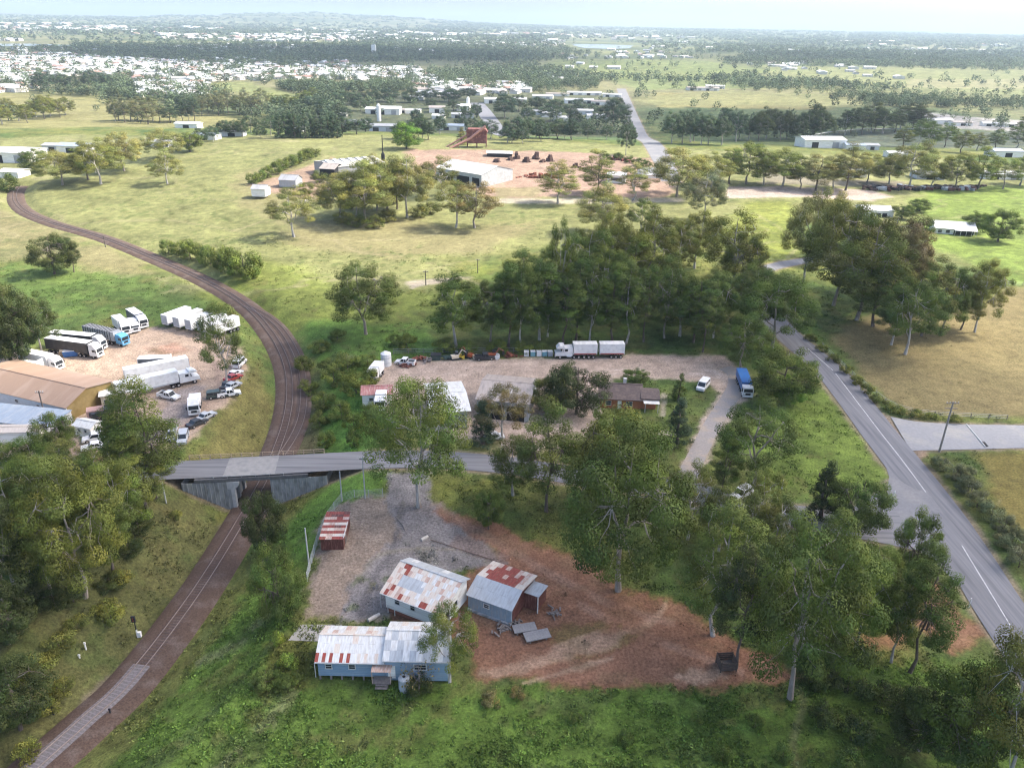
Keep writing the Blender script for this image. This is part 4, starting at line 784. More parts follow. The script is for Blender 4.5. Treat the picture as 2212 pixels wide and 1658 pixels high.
def gable_body(b, x0, x1, y0, y1, zb, ze, yr, zr, m=0, ze2=None):
    b.prism([(y0, zb), (y1, zb), (y1, ze2 or ze), (yr, zr), (y0, ze)], x0, x1, 'x', m); return b
# the blue hut, two joined sections on stumps
PAL = dict(w=WTIN, c=CTIN, r=RUST, g=GTIN, p=PTIN, d=DRUST)
hut = thing('blue_hut', 'long pale-blue hut on stumps under a white tin roof striped with rust', 'hut', (-25, 78, 0))
L1, D1 = 8.9, 6.2
gable_body(MB(), 0, L1, 0, D1, .75, 3.5, 3.2, 4.85).build('wall', BLUEW, hut)
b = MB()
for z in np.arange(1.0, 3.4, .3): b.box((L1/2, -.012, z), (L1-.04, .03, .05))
b.build('board_shadow_lines', mat('blue_shadow_board', (.15, .23, .31), .8), hut)  # darker blue strips paint the shadow line between boards
sheet_roof(hut, 'roof', 3.2, -.35, -.3, L1+.02, 4.9, 3.42, PAL, ['wwwwwwcwwwww', 'wwwcwwwwwwww', 'rwrwrwwrwrwwcwcwwcww']); sheet_roof(hut, 'rear_roof', 3.24, D1+.3, -.3, L1+.02, 4.88, 3.45, PAL, ['cwpwccwwpcww', 'cwwwpcwwcwww'])
MB().box((L1/2-.1, 3.22, 4.96), (L1+.4, .28, .05)).build('ridge_cap', CTIN, hut)
for x in (1.45, 4.55): window(hut, x, 0, 2.45, .85, .8)
for x in np.arange(.15, L1, 1.45):
    for y in (.15, 3.1, D1-.15): MB().box((x, y, .35), (.22, .22, .85)).build('stump', WOOD, hut)
X0, X1, ze = 8.95, 17.2, 4.1
gable_body(MB(), X0, X1, -.1, 6.5, .3, ze, 3.5, 5.55).build('wall', BLUEW, hut)
sheet_roof(hut, 'roof', 3.5, -.5, X0-.25, X1+.3, 5.6, ze-.06, PAL, ['wgwwgwwwgw', 'gwgwwgwgwg', 'wggwgwggwg']); sheet_roof(hut, 'rear_roof', 3.54, 6.85, X0-.25, X1+.3, 5.58, ze, PAL, ['wwwwcwwwww', 'wwcwwwwcww'])
MB().box(((X0+X1)/2, 3.52, 5.67), (X1-X0+.5, .3, .05)).build('ridge_cap', WTIN, hut)
window(hut, 13.6, -.1, 2.7, 1.6, .9); window(hut, X1, 3.2, 2.6, 1.1, 1.1, 'x+')
MB().box((9.8, -.14, 1.75), (.95, .08, 2.1)).build('door', WHITEW, hut); MB().box((8.6, -.8, .95), (2.4, 1.3, .1)).box((8.0, -1.3, .5), (.12, .12, .9)).box((9.4, -1.3, .5), (.12, .12, .9)).box((8.6, -1.7, .45), (1.6, .35, .08)).box((8.6, -1.4, .7), (1.6, .35, .08)).build('porch_steps', WOOD, hut)
MB().box((8.6, -.7, 2.95), (2.6, 1.5, .06)).box((7.4, -1.35, 1.9), (.09, .09, 2.1)).box((9.8, -1.35, 1.9), (.09, .09, 2.1)).build('porch_roof', PTIN, hut)
tk = thing('water_tank', 'round pale water tank against the front of the blue hut', 'tank', (-13.4, 76.6, 0)); MB().tube([(0, 0, 0), (0, 0, .15), (0, 0, 2.05), (0, 0, 2.25)], [.72, .75, .75, .45], 18).build('tank_shell', GTIN, tk); MB().tube([(0, 0, 2.2), (0, 0, 2.32)], .2, 10).build('lid', DARK, tk)
GUT = mat('gutter_metal', (.42, .42, .41), .5)
MB().box((L1/2-.1, -.42, 3.36), (L1+.3, .14, .12)).box((-.28, -.42, 2.1), (.08, .08, 2.5)).build('gutter', GUT, hut); MB().box(((X0+X1)/2, -.57, ze-.12), (X1-X0+.5, .14, .12)).box((X1+.2, -.57, 2.2), (.08, .08, 3.6)).build('gutter', GUT, hut)
# white cottage with patchy rust roof (axis runs down to the right)
def frame2(p, q): a = math.atan2(q[1]-p[1], q[0]-p[0]); return a, math.hypot(q[0]-p[0], q[1]-p[1])
a2, L2 = -.46, 10.1
cot = thing('white_cottage', 'white timber cottage with a patchy cream and rust tin roof', 'cottage', (-18.3, 91.7, 0), a2)
gable_body(MB(), .2, L2-.1, 0, 7.1, .8, 3.75, 5.0, 5.6, ze2=4.7).build('wall', WHITEW, cot)
sheet_roof(cot, 'roof', 5.0, -.5, -.45, L2+.35, 5.68, 3.62, PAL, ['ccrrccpccwcwcpcwcp', 'cpcrpcwwcpcwpcwccw', 'ccpggggggwccwcpcwc', 'pccgggggggcwccwpcc', 'cprcpcwccwcccwccpc', 'crpcprcpccwrrccpcc'])
sheet_roof(cot, 'rear_roof', 5.04, 7.5, -.45, L2+.35, 5.66, 4.62, PAL, ['gggggggggg', 'gwggggwggg']); MB().box((L2/2, 5.02, 5.76), (L2+.8, .3, .05)).build('ridge_cap', GTIN, cot)
for x in (2.3, 5.0): window(cot, x, 0, 2.65, .8, 1.05)
window(cot, L2-.1, 3.6, 2.6, 1.2, 1.0, 'x+'); window(cot, .2, 1.0, 2.4, .8, 1.3, 'x-')
b = MB()
for x in np.arange(.4, L2, 1.8): b.box((x, .2, .4), (.24, .24, .8))
b.box((L2/2, .06, .42), (L2-.6, .05, .6)); b.build('brick_base', mat('red_brick_base', (.25, .10, .065), .9, .25, 1.5), cot)
b = MB(); b.box((.7, -.25, .8), (.1, .1, 1.4)).box((1.9, -.25, .5), (.1, .1, 1.4)); b.build('stay_post', TRIM, cot); MB().box((L2+.1, 1.2, 1.9), (.1, .95, 2.1)).build('door', DARK, cot)
MB().box((L2/2, -.57, 3.56), (L2+.8, .14, .12)).box((-.35, -.5, 2.2), (.08, .08, 2.7)).build('gutter', GUT, cot)
# grey-blue workshop with half its roof rusted
a3, L3 = -.46, 7.2
ws = thing('tin_workshop', 'blue-grey tin workshop with one roof slope rusted deep red', 'workshop', (-5.9, 92.3, 0), a3)
gable_body(MB(), 0, L3, 0, 8.0, .25, 3.05, 3.1, 4.15, ze2=3.3).build('wall', BGREYW, ws)
sheet_roof(ws, 'roof', 3.1, -.35, -.25, L3+.3, 4.23, 2.96, PAL, ['gggggggg', 'gggggggg']); sheet_roof(ws, 'rusted_roof', 3.14, 8.35, -.25, L3+.3, 4.22, 3.31, PAL, ['ccrrrrrrrcc', 'crrrrprrrpc', 'pcrrrrrprpc', 'ccprprrpcpc'])['label'] = 'roof slope rusted deep red with pale gaps'
MB().prism([(.35, .3), (7.6, .3), (7.6, 3.15), (3.1, 3.95), (.35, 2.95)], L3+.005, L3+.035, 'x').build('open_gable', DRUST, ws)
b = MB(); b.box((L3/2, -.05, .2), (L3+.2, .5, .3)); b.build('footing', CONC, ws); MB().box((-.06, 1.0, 1.6), (.1, .9, 2.2)).build('door', DARK, ws)
MB().prism([(4.3, .2), (7.3, .2), (7.3, 2.7), (4.3, 2.95)], L3+.06, L3+2.3, 'x').build('lean_to', DRUST, ws); sheet_roof(ws, 'lean_to_roof', 7.5, 4.1, L3+.05, L3+2.5, 2.82, 3.1, PAL, ['ggg']); MB().box((L3+2.35, 4.15, 1.5), (.14, .14, 3.)).build('white_corner_post', TRIM, ws)
window(ws, 3.1, 0, 1.95, .9, .7)
# small rusty shed by the fence
sh = thing('rusty_shed', 'small rust-red tin shed with a striped rusty skillion roof', 'shed', (-31.2, 106.1, 0), .04)
MB().prism([(0, 0), (6.9, 0), (6.9, 2.75), (0, 2.3)], 0, 3.7, 'x').build('wall', DRUST, sh); sheet_roof(sh, 'roof', 7.1, -.25, -.2, 3.95, 2.83, 2.36, dict(r=RUST, p=PTIN, d=DRUST, c=CTIN), ['rrrd', 'rddr', 'pprp', 'rrrr', 'cpcc', 'rrdr', 'pcpp', 'rrrr', 'cpcc', 'rprr'])
MB().box((3.73, 2.2, 1.05), (.06, 1.2, 2.0)).build('door', WOOD, sh); MB().box((3.85, 3.4, 2.62), (.14, 7.2, .12)).build('barge_board', TRIM, sh)
# concrete slab and oddments in the yard
def slab(name, pts, z, m, lb=None, cat=None, kind=None):
    q = [P(*p, z) for p in pts]; b = MB(); n = len(q); b.quad(*q)
    for i in range(n): a, c = q[i], q[(i+1) % n]; b.quad((a[0], a[1], a[2]-.3), (c[0], c[1], c[2]-.3), c, a)
    return tag(b.build(name, m), lb, cat, None, kind)
slab('concrete_slab', [(622, 1382), (690, 1384), (740, 1370), (738, 1348), (650, 1348)], .08, CONC2, 'pale concrete slab laid behind the blue hut', 'slab')
for i, (a, b_, lb) in enumerate((((795, 1340), (820, 1326), 'pale log on the gravel behind the blue hut'), ((910, 1166), (924, 1158), 'short pale log lying on the grey gravel'))):
    p, q = P(*a, .2), P(*b_, .2); o = MB().tube([p-[0, 0, 0], (p+q)/2, q], [.3, .34, .28], 9).build('log', mat('bleached_log', (.45, .42, .38), .9)); tag(o, lb, 'log')
p, q = P(855, 1116, .15), P(878, 1152, .15); tag(MB().tube([p, (p+q)/2+[.3, 0, 0], q], [.1, .08, .05], 6).build('fallen_branch', WOOD), 'thin fallen branch on the gravel driveway', 'branch')
p, q = P(930, 1165, .18), P(1075, 1212, .18); tag(MB().tube([p+(q-p)*f for f in (0, .3, .6, 1)], .06, 6).build('timber_kerb', mat('dark_kerb_timber', (.15, .105, .085), .9)), 'long dark timber kerb between grey gravel and red dirt', 'kerb')
for c, rz, sc, lb in (((1133, 1362), .25, 1., 'flat grey trailer deck nearest the tin workshop'), ((1160, 1378), .3, 1.1, 'flat grey trailer deck in front of the other, on the red dirt')):
    t = thing('flat_deck', lb, 'deck', P(*c, 0), rz); MB().box((0, 0, .62), (3.4*sc, 1.7*sc, .14)).build('deck_boards', mat('grey_deck', (.24, .23, .225), .9, .2, 1), t); b = MB()
    for sx in (-1.2, 1.2):
        for sy in (-.6, .6): b.box((sx, sy, .27), (.2, .2, .55))
    b.build('leg', WOOD, t)
for k, (x, y, lb) in enumerate(((1085, 1360, 'heap of dark scrap timber beside the tin workshop'), (1115, 1350, 'small heap of scrap right under the workshop wall'), (1195, 1325, 'dark heap of junk at the lean-to corner'))):
    b = MB()
    for i in range(14): b.box((rnd.gauss(0, .6), rnd.gauss(0, .5), .1+rnd.random()*.35), (rnd.uniform(.3, 1.5), rnd.uniform(.1, .3), rnd.uniform(.08, .3)), rnd.uniform(0, 3))
    tag(b.build('scrap_heap', WOOD, None, P(x, y, 0)), lb, 'scrap')
t = thing('timber_crate', 'dark open timber crate at the edge of the red dirt', 'crate', P(1568, 1440, 0), .1); CR = mat('dark_crate_wood', (.075, .058, .05), .9, .3, 1)
b = MB()
for z in (.5, .85, 1.2, 1.55): b.box((0, -1.0, z), (2.3, .07, .26)).box((0, 1.0, z), (2.3, .07, .26)).box((-1.15, 0, z), (.07, 2., .26)).box((1.15, 0, z), (.07, 2., .26))
b.build('side_boards', CR, t); MB().box((0, 0, .32), (2.2, 1.9, .08)).build('floor_boards', WOOD, t); b = MB()
for sx in (-1.1, 1.1):
    for sy in (-.95, .95): b.box((sx, sy, .9), (.12, .12, 1.9))
b.build('corner_posts', CR, t)
# generic gabled shed measured from two front eave points
def shed(name, lb, cat, e0, e1, depth, ze, zr, wm, rm, z0=0., yr=.5, ze2=None, door=None, wins=(), group=None, over=.35, base=None, wins_r=(), openf=False, gcol=None):
    p, q = P(*e0, ze+z0), P(*e1, ze+z0); a, L = frame2(p, q); t = thing(name, lb, cat, (p[0], p[1], z0), a, group); e2 = ze2 or ze; y_r = depth*yr
    b = MB(); gable_body(b, 0, L, 0, depth, -.6, ze, y_r, zr, ze2=e2); b.build('wall', wm, t)
    r = MB(); f0 = (zr-ze)/max(y_r, .01); f1 = (zr-e2)/max(depth-y_r, .01)
    if yr > .02: r.prism([(-over, ze-over*f0+.05), (y_r, zr+.05), (y_r, zr+.15), (-over, ze-over*f0+.15)], -over, L+over, 'x')
    if yr < .98: r.prism([(y_r, zr+.05), (depth+over, e2-over*f1+.05), (depth+over, e2-over*f1+.15), (y_r, zr+.15)], -over, L+over, 'x')
    ro = r.build('roof', rm, t)
    if yr > .02 and yr < .98: MB().box((L/2, y_r, zr+.17), (L+2*over, .4, .06)).build('ridge_cap', rm, ro)
    if gcol: MB().prism([(.15, -.5), (depth-.15, -.5), (depth-.15, e2-.12), (y_r, zr-.12), (.15, ze-.12)], L+.01, L+.05, 'x').build('gable_wall', gcol, t)
    for d in (door or ()): MB().box((d[0]*L, -.03, d[2]/2), (d[1], .08, d[2])).build('door', d[3] if len(d) > 3 else DARK, t)  # dark panels paint the shade of open bays; others are plain doors
    for w_ in wins: window(t, w_[0]*L, 0, w_[1], w_[2], w_[3])
    for w_ in wins_r: window(t, L, w_[0]*depth, w_[1], w_[2], w_[3], 'x+')
    return t, L
BRN = tin('tan_roof', (.30, .205, .145), dirt=(.35, .25, .185), dscale=.06, var=.06, rough=.6); OLV = mat('olive_wall', (.20, .145, .055), .8, .1, .4, dirt=(.24, .18, .08), dscale=.1); SIDEW = mat('grey_white_wall', (.50, .52, .54), .7, .1, .4)
WROOF = tin('bright_white_roof', (.72, .72, .71), dirt=(.6, .6, .58), dscale=.1, var=.07); GROOF = tin('dull_grey_roof', (.34, .34, .345), dirt=(.28, .28, .28), dscale=.1); TROOF = tin('weathered_tan_roof', (.36, .31, .27), dirt=(.27, .235, .21), dscale=.15); BROOF = tin('blue_grey_roof', (.27, .32, .38), dirt=(.34, .37, .40), dscale=.12)
t, L = shed('tan_roof_warehouse', 'large warehouse with tan roof and olive end wall in the truck yard', 'warehouse', (-70, 829), (142, 880), 12.5, 3.2, 5.4, SIDEW, BRN, yr=.45, ze2=4.2, wins=((.72, 1.9, 1., .7), (.9, 1.9, .8, .8), (.5, 1.9, 1., .7)), gcol=OLV)
shed('blue_grey_annex', 'low blue-grey flat-roofed annex in front of the tan warehouse', 'annex', (-90, 902), (100, 922), 7.5, 2.6, 2.75, SIDEW, BROOF, yr=1., wins=((.9, 1.5, 1., .8),))
shed('cream_annex', 'cream low shed with pale roof at the picture border below the annex', 'shed', (-60, 935), (82, 932), 3.2, 2.6, 3.0, WHITEW, tin('cream_roof', (.50, .44, .38)), wins=((.9, 1.5, .8, .7),))
shed('pump_hut', 'small white hut with a window, on grass beside the tan warehouse', 'hut', (158, 918), (194, 925), 3.2, 2.3, 2.9, WHITEW, WTIN, wins=((.3, 1.4, .6, .6), (.7, 1.4, .6, .6)), wins_r=((.5, 1.4, .7, .7),))
shed('cream_site_hut', 'cream site hut with a square window at the warehouse corner', 'hut', (216, 856), (250, 852), 3.2, 2.9, 3.2, mat('cream_wall', (.62, .54, .38), .8), WTIN, wins=((.3, 1.5, .8, .9),))
shed('cream_site_cabin', 'second cream cabin half hidden by the olive tree', 'hut', (256, 850), (280, 846), 3, 2.7, 3.0, MATS['cream_wall'], WTIN, wins=((.5, 1.5, .7, .8),))
# goods yard sheds
t, L = shed('white_roof_shed', 'long shed with white corrugated roof behind the pale-trunked gum', 'shed', P.__defaults__ and (985, 893), (1012, 891), 15, 4.2, 5.2, GTIN, WTIN, yr=.5)
t.scale = (2.6, 1, 1); t.location[0] -= 4.6
t, L = shed('tan_roof_shed', 'tan-roofed open shed with a dark opening behind drooping tree', 'shed', (1030, 862), (1142, 872), 13.5, 4.6, 6.0, GTIN, TROOF, yr=.55, door=((.35, 4, 3.6), (.75, 4, 3.6)))
for f in (.25, .62): MB().box((L*f, 3.2, 5.6), (.12, 6.6, .12)).build('roof_batten', TRIM, t, rz=0)
shed('red_roof_shed', 'small white shed with a faded red roof at the gully edge', 'shed', (782, 852), (845, 850), 4.6, 2.9, 3.9, WHITEW, tin('faded_red_roof', (.36, .16, .14), dirt=(.45, .3, .27), dscale=.4), wins=((.3, 1.6, .9, .8), (.7, 1.6, .9, .8)), door=((.5, .9, 2.),))
BRICK = mat('orange_brick', (.36, .135, .07), .9, .2, 1.2); TILE = mat('dark_roof_tile', (.105, .08, .072), .8, .2, .8, dirt=(.14, .105, .09), dscale=.3)
t, L = shed('brick_house', 'orange brick house with a dark tiled roof beside the lawn', 'house', (1298, 858), (1384, 862), 8, 2.7, 4.5, BRICK, TILE, over=.6, wins=((.2, 1.4, 1.2, 1.1), (.72, 1.4, 1.4, 1.1)), door=((.48, .9, 2.05, WHITEW),), wins_r=((.5, 1.4, 1.2, 1.),))
MB().prism([(-.3, 2.75), (5.8, 2.75), (5.8, 3.0), (2.7, 4.0), (-.3, 3.0)], L+.05, L+4.4, 'x').build('side_wing_roof', TILE, t); MB().prism([(.3, -.4), (5.2, -.4), (5.2, 2.7), (.3, 2.7)], L+.06, L+3.6, 'x').build('side_wing', BRICK, t); MB().box((L*.62, 5.2, 4.7), (.7, .7, 1.6)).build('chimney', TRIM, t)
b = MB()
for x in (L+1, L+3.9): b.box((x, -1.6, 1.2), (.12, .12, 2.4))
b.box((L+2.4, -.9, 2.5), (3.6, 1.9, .08)); b.build('porch', TRIM, t)
# farmhouse and long shed right
t, L = shed('white_farmhouse', 'white farmhouse with shiny pale roof and veranda in the bright paddock', 'house', (2022, 491), (2108, 496), 9, 3.0, 5.0, WHITEW, WROOF, wins=((.12, 1.5, 1.6, 1.3), (.32, 1.5, 1.6, 1.3)), over=.6)
b = MB(); b.box((L*.72, -1.3, 2.7), (L*.5, 2.6, .12)); MB().prism([(-2.4, 2.55), (0, 2.9), (0, 3.0), (-2.4, 2.65)], L*.45, L+.3, 'x').build('veranda_roof', WROOF, t); b = MB()
for f in (.46, .6, .74, .88, 1.): b.box((L*f, -2.25, 1.1), (.16, .16, 3.2))
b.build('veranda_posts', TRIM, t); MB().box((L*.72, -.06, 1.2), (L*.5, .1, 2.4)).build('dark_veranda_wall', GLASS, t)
shed('long_white_shed', 'long white shed with open bays standing behind the roadside clump', 'shed', (1868, 454), (1932, 456), 12, 3.6, 4.6, WHITEW, WROOF, door=((.3, 2.2, 2.4), (.5, 2.2, 2.4), (.7, 2.2, 2.4)))
# sawmill
t, L = shed('long_mill_shed', 'long mill shed with low pale roof humps behind the thicket', 'mill', (716, 362), (832, 352), 24, 5, 6.5, GROOF, tin('pale_mill_roof', (.50, .47, .44), dirt=(.38, .36, .34), dscale=.08), z0=4, wins=())
for k in range(7): MB().prism([(2, 5.2), (12, 6.6), (22, 5.2), (12, 7.4)], L*(k+.3)/7, L*(k+.75)/7, 'x').build('roof_hump', WTIN, t)
shed('open_mill_bay', 'dark-mouthed open bay at the left end of the long mill shed', 'shed', (690, 364), (722, 366), 12, 5, 7, DARK, TROOF, z0=3.5)  # near-black walls paint the shade inside the open bay
t, L = shed('wide_mill_shed', 'wide white-roofed mill shed with shadowed open side', 'mill', (942, 362), (1040, 378), 26, 6, 9, GTIN, tin('dusty_white_roof', (.56, .55, .52), dirt=(.46, .44, .42), dscale=.06), z0=3, door=((.25, 9, 4), (.6, 9, 4), (.88, 5, 4)))
shed('mill_lean_to', 'cream low building with two windows at the corner of the wide mill shed', 'shed', (1018, 372), (1058, 374), 8, 4, 5, mat('dusty_cream_wall', (.55, .47, .38), .9), WTIN, z0=2.5, wins=((.3, 2., 1.6, 1.4), (.7, 2., 1.6, 1.4)))
shed('mill_shelter', 'white-roofed open shelter behind the mill yard', 'shelter', (1052, 331), (1106, 332), 9, 4.5, 5.2, DARK, WROOF, z0=3)  # near-black walls paint the shade under the open shelter
REDP = mat('red_oxide', (.15, .055, .045), .8, .25, .3, dirt=(.28, .12, .09), dscale=.15)
pm_ = P(1030, 322, 4); t = thing('sawdust_hopper', 'red steel hopper tower with sloping conveyor at the mill', 'hopper', pm_, 0, None, (.74, .74, .80))
MB().prism([(-9, 5), (9, 5), (9, 14), (-9, 14)], -4, 5, 'y').prism([(-10, 14), (10, 14), (8, 16.5), (-8, 16.5)], -5, 6, 'y').build('bin', REDP, t); b = MB()
for x in (-8.5, 0, 8.5):
    for y in (-4, 5): b.box((x, y, 2.5), (.6, .6, 6))
b.build('legs', REDP, t); MB().tube([(-24, -9, 1), (-6, -6, 9), (8, -5.5, 19)], 1.1, 4).build('conveyor', mat('faded_red_steel', (.42, .22, .17), .7), t); b = MB(); b.tube([(-16, -7.5, 0), (-16, -7.5, 4.6)], .3, 5); b.tube([(-30, -3, 0), (-8, -3, 12)], .7, 4); b.build('brace', MATS['faded_red_steel'], t)
p = P(828, 352, 4); tag(MB().tube([(0, 0, 0), (0, 0, 5), (0, 0, 6.5), (0, 0, 16)], [1.1, 1.1, .3, .22], 8).build('mill_flue', DARK, None, p), 'thin dark flue pipe at the end of the long mill shed', 'flue')
def heap(lb, x, y, w, d, h, m, z=2., name='timber_stack', cat='timber', n=16, log=True):
    p = G(x, y); b = MB()
    for i in range(n):
        f = rnd.random(); zz = h*(1-abs(2*f-1))*rnd.uniform(.3, 1)
        if log: b.tube([((f-.5)*w-1.5, rnd.uniform(-d, d)/2, zz), ((f-.5)*w+1.5, rnd.uniform(-d, d)/2, zz+rnd.uniform(-.1, .2))], rnd.uniform(.3, .6), 6)
        else: b.box(((f-.5)*w, rnd.uniform(-d, d)/2, zz/2), (rnd.uniform(.8, 2.2), rnd.uniform(.8, 2), zz+.4), rnd.random())
    return tag(b.build(name, m, None, p), lb, cat)
RDUST = mat('dark_bark_heap', (.20, .07, .045), .95, .3, .4)
heap('dark red-brown heap of bark in the middle of the mill yard', 1165, 383, 26, 5, 2.6, RDUST, n=40, log=False, name='bark_heap', cat='heap')
DKW = mat('dark_log_stack', (.095, .06, .05), .95, .3, .5)
for x, y, w, h, lb in ((1073, 350, 3, 4, 'dark log stack alone beside the cream mill building'), (1102, 346, 4, 2.6, 'low dark log stack, leftmost behind the mill yard'), (1117, 343, 4, 5, 'tall dark log stack next to the low leftmost one'), (1137, 350, 4, 4.6, 'pointed dark log stack in the middle of the mill yard row'), (1158, 344, 4, 5.2, 'tallest dark log stack of the mill yard row'), (1172, 350, 3, 3, 'small dark log stack before the mill yard end'), (1188, 348, 4, 4.6, 'last dark log stack of the row beside the gum'), (1245, 362, 4, 3, 'dark log stack between two mill road gums')): heap(lb, x, y, w, 3, h, DKW, n=12, log=False)
for x, y, lb in ((1330, 345, 'red stack of sawn boards behind the white tank sheds'), (1350, 348, 'red stack of boards beside the far road end of the mill')): heap(lb, x, y, 9, 4, 3, REDP, n=14, log=False)
shed('tank_shed', 'white shed with dark window band at the mill yard end', 'shed', (1312, 378), (1352, 380), 9, 5, 6, WHITEW, WROOF, z0=2, wins=((.5, 3, 6, 1.6),))
shed('grey_mill_house', 'grey-roofed house at the end of the mill yard beside the road', 'house', (1388, 378), (1428, 378), 13, 4, 7, WHITEW, GROOF, z0=1)
shed('tin_dog_shed', 'small grey shed roof at the head of the slanting hedge', 'shed', (722, 384), (742, 386), 6, 3, 4, GTIN, GROOF, z0=3)
shed('scrap_shed', 'low grey roof amid scrap below the slanting hedge', 'shed', (542, 408), (572, 409), 7, 3, 4.4, WHITEW, GROOF, z0=3); shed('hedge_shed', 'dark low shed tucked against the slanting hedge', 'shed', (602, 388), (638, 390), 8, 3, 5, GTIN, GROOF, z0=3)
# factories beyond the ridge
SH = '''
735 254 26 8 w small white factory with dark bay at the pine block corner
768 270 44 9 g long grey factory roof beside the pine block
806 246 34 14 w white factory with a tower-like block
838 248 50 18 w tall white factory hall with pale roof
870 244 28 9 t tan factory shed between two white halls
892 246 32 10 w low white workshop with loading bay behind tan shed
944 244 34 15 t pinkish factory with one dark doorway
1000 240 28 15 w square white factory with dark doorway
1000 256 48 12 g wide grey shed before the square factory
946 258 26 11 w cream shed beside the parked lorries
978 282 58 14 b blue-grey row of loading docks
826 284 56 16 g pale flat factory roof in the yard below the tower
1122 226 30 15 w small pale block at the end of the factory street
1060 224 26 13 w white gable building beside the factory street
1152 248 42 10 g grey workshop under dark trees
1192 254 42 12 w white workshop with grey lean-to
1172 214 44 9 w white-roofed depot along the back fence
1205 208 50 7 t low tan depot behind the white-roofed one
1262 206 74 8 w longest white depot at the back of the estate
1322 210 40 8 w white depot nearest the far straight road
1252 224 62 11 w broad white warehouse in mid estate
1304 228 54 11 t cream warehouse beside the broad white one
1212 262 32 11 w little white office under street trees
1292 258 46 11 w white showroom facing the green verge
1258 248 46 12 g grey workshop with a dark front under street trees
1186 166 76 9 d big dark-roofed barn alone in far paddock
402 277 50 13 w white house with dark windows past the ridge
500 295 50 8 g grey low house half hidden beyond the ridge
440 302 52 9 b blue-grey house roof beyond the ridge
20 352 90 32 w big white warehouse roof cut by the picture border
152 330 60 20 b blue-roofed warehouse behind the bend trees
112 326 40 12 g dark-gabled shed between white and blue warehouses
20 385 44 12 w small white roof below the big white warehouse
345 318 36 12 g grey house roof among crest trees
1782 320 92 24 w pale stockyard shed with a wide roof
1848 324 40 12 b blue stockyard shed beside the pale one
1884 324 28 8 g little grey stockyard hut
2178 340 64 18 b blue-grey roof of a depot behind golden gums
2030 268 60 12 w white depot roof beyond the stockyard trees
2080 272 44 10 t tan roof beside the white depot
2160 274 70 9 w flat white yard building by the picture border
1520 196 70 8 t pale group of farm buildings on the dry paddock
1545 192 40 8 w white farm roof on the dry paddock
1940 342 40 14 w white van-like shed behind the scrap line
2170 388 90 14 w white shed behind the tree row at the picture border
2010 388 60 12 g grey-white shed behind the scrap line trees
1850 384 44 16 w white porch-fronted house behind the roadside row
900 216 30 8 w white store at the suburb edge
1000 178 34 8 w pale hall above the suburb roofs
640 286 24 8 w white garden shed beside the pines
'''
RM = dict(w=WROOF, g=GROOF, t=TROOF, b=BROOF, d=tin('charcoal_roof', (.09, .095, .105)))
for ln in SH.strip().split('\n'):
    x, y, w_, h_, c, lb = ln.split(' ', 5); x, y, w_, h_ = float(x), float(y), float(w_), float(h_); p = G(x, y); k = X(p)[2]; L = w_*k/FPX; D = max(10., min(h_*k/FPX*2.2, 36)); ze = max(3., min(h_*k/FPX*.66, 11))
    t = thing('house' if 'house' in lb else 'factory_shed', lb, 'house' if 'house' in lb else 'factory', (p[0], p[1], p[2]), rnd.uniform(-.12, .12)); b = MB(); gable_body(b, -L/2, L/2, 0, D, -2, ze, D/2, ze*1.3); b.build('wall', WHITEW if c in 'wtb' else SIDEW, t)
    r = MB(); s_ = .3*ze/(D/2); r.prism([(-.6, ze-.6*s_+.1), (D/2, ze*1.3+.1), (D/2, ze*1.3+.4), (-.6, ze-.6*s_+.4)], -L/2-.5, L/2+.5, 'x').prism([(D/2, ze*1.3+.1), (D+.6, ze-.6*s_+.1), (D+.6, ze-.6*s_+.4), (D/2, ze*1.3+.4)], -L/2-.5, L/2+.5, 'x'); r.build('roof', RM[c], t)
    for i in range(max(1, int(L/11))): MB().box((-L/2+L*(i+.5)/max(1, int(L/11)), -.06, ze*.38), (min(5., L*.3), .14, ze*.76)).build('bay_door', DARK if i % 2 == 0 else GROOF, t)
for x, y, h_, w_, lb in ((819, 262, 40, 9, 'white silo tower rising over the factories'), (1011, 238, 30, 7, 'slim white silo at the factory street'), (808, 118, 24, 9, 'lone white tower block in the distant town')):
    p = G(x, y); k = X(p)[2]; H_ = h_*k/FPX*.8; r = w_*k/FPX/2; t = thing('tower', lb, 'tower', p)
    if 'block' in lb: MB().box((0, 0, H_/2), (2*r, 2*r, H_)).build('tower_body', WHITEW, t); MB().box((0, 0, H_+1), (r, r, 2.5)).build('plant_room', GROOF, t)
    else: MB().tube([(0, 0, 0), (0, 0, H_), (0, 0, H_+r)], [r, r, r*.2], 14).build('tower_body', WHITEW, t); MB().box((r*1.1, 0, H_/2), (.5, .5, H_)).build('ladder', GROOF, t)
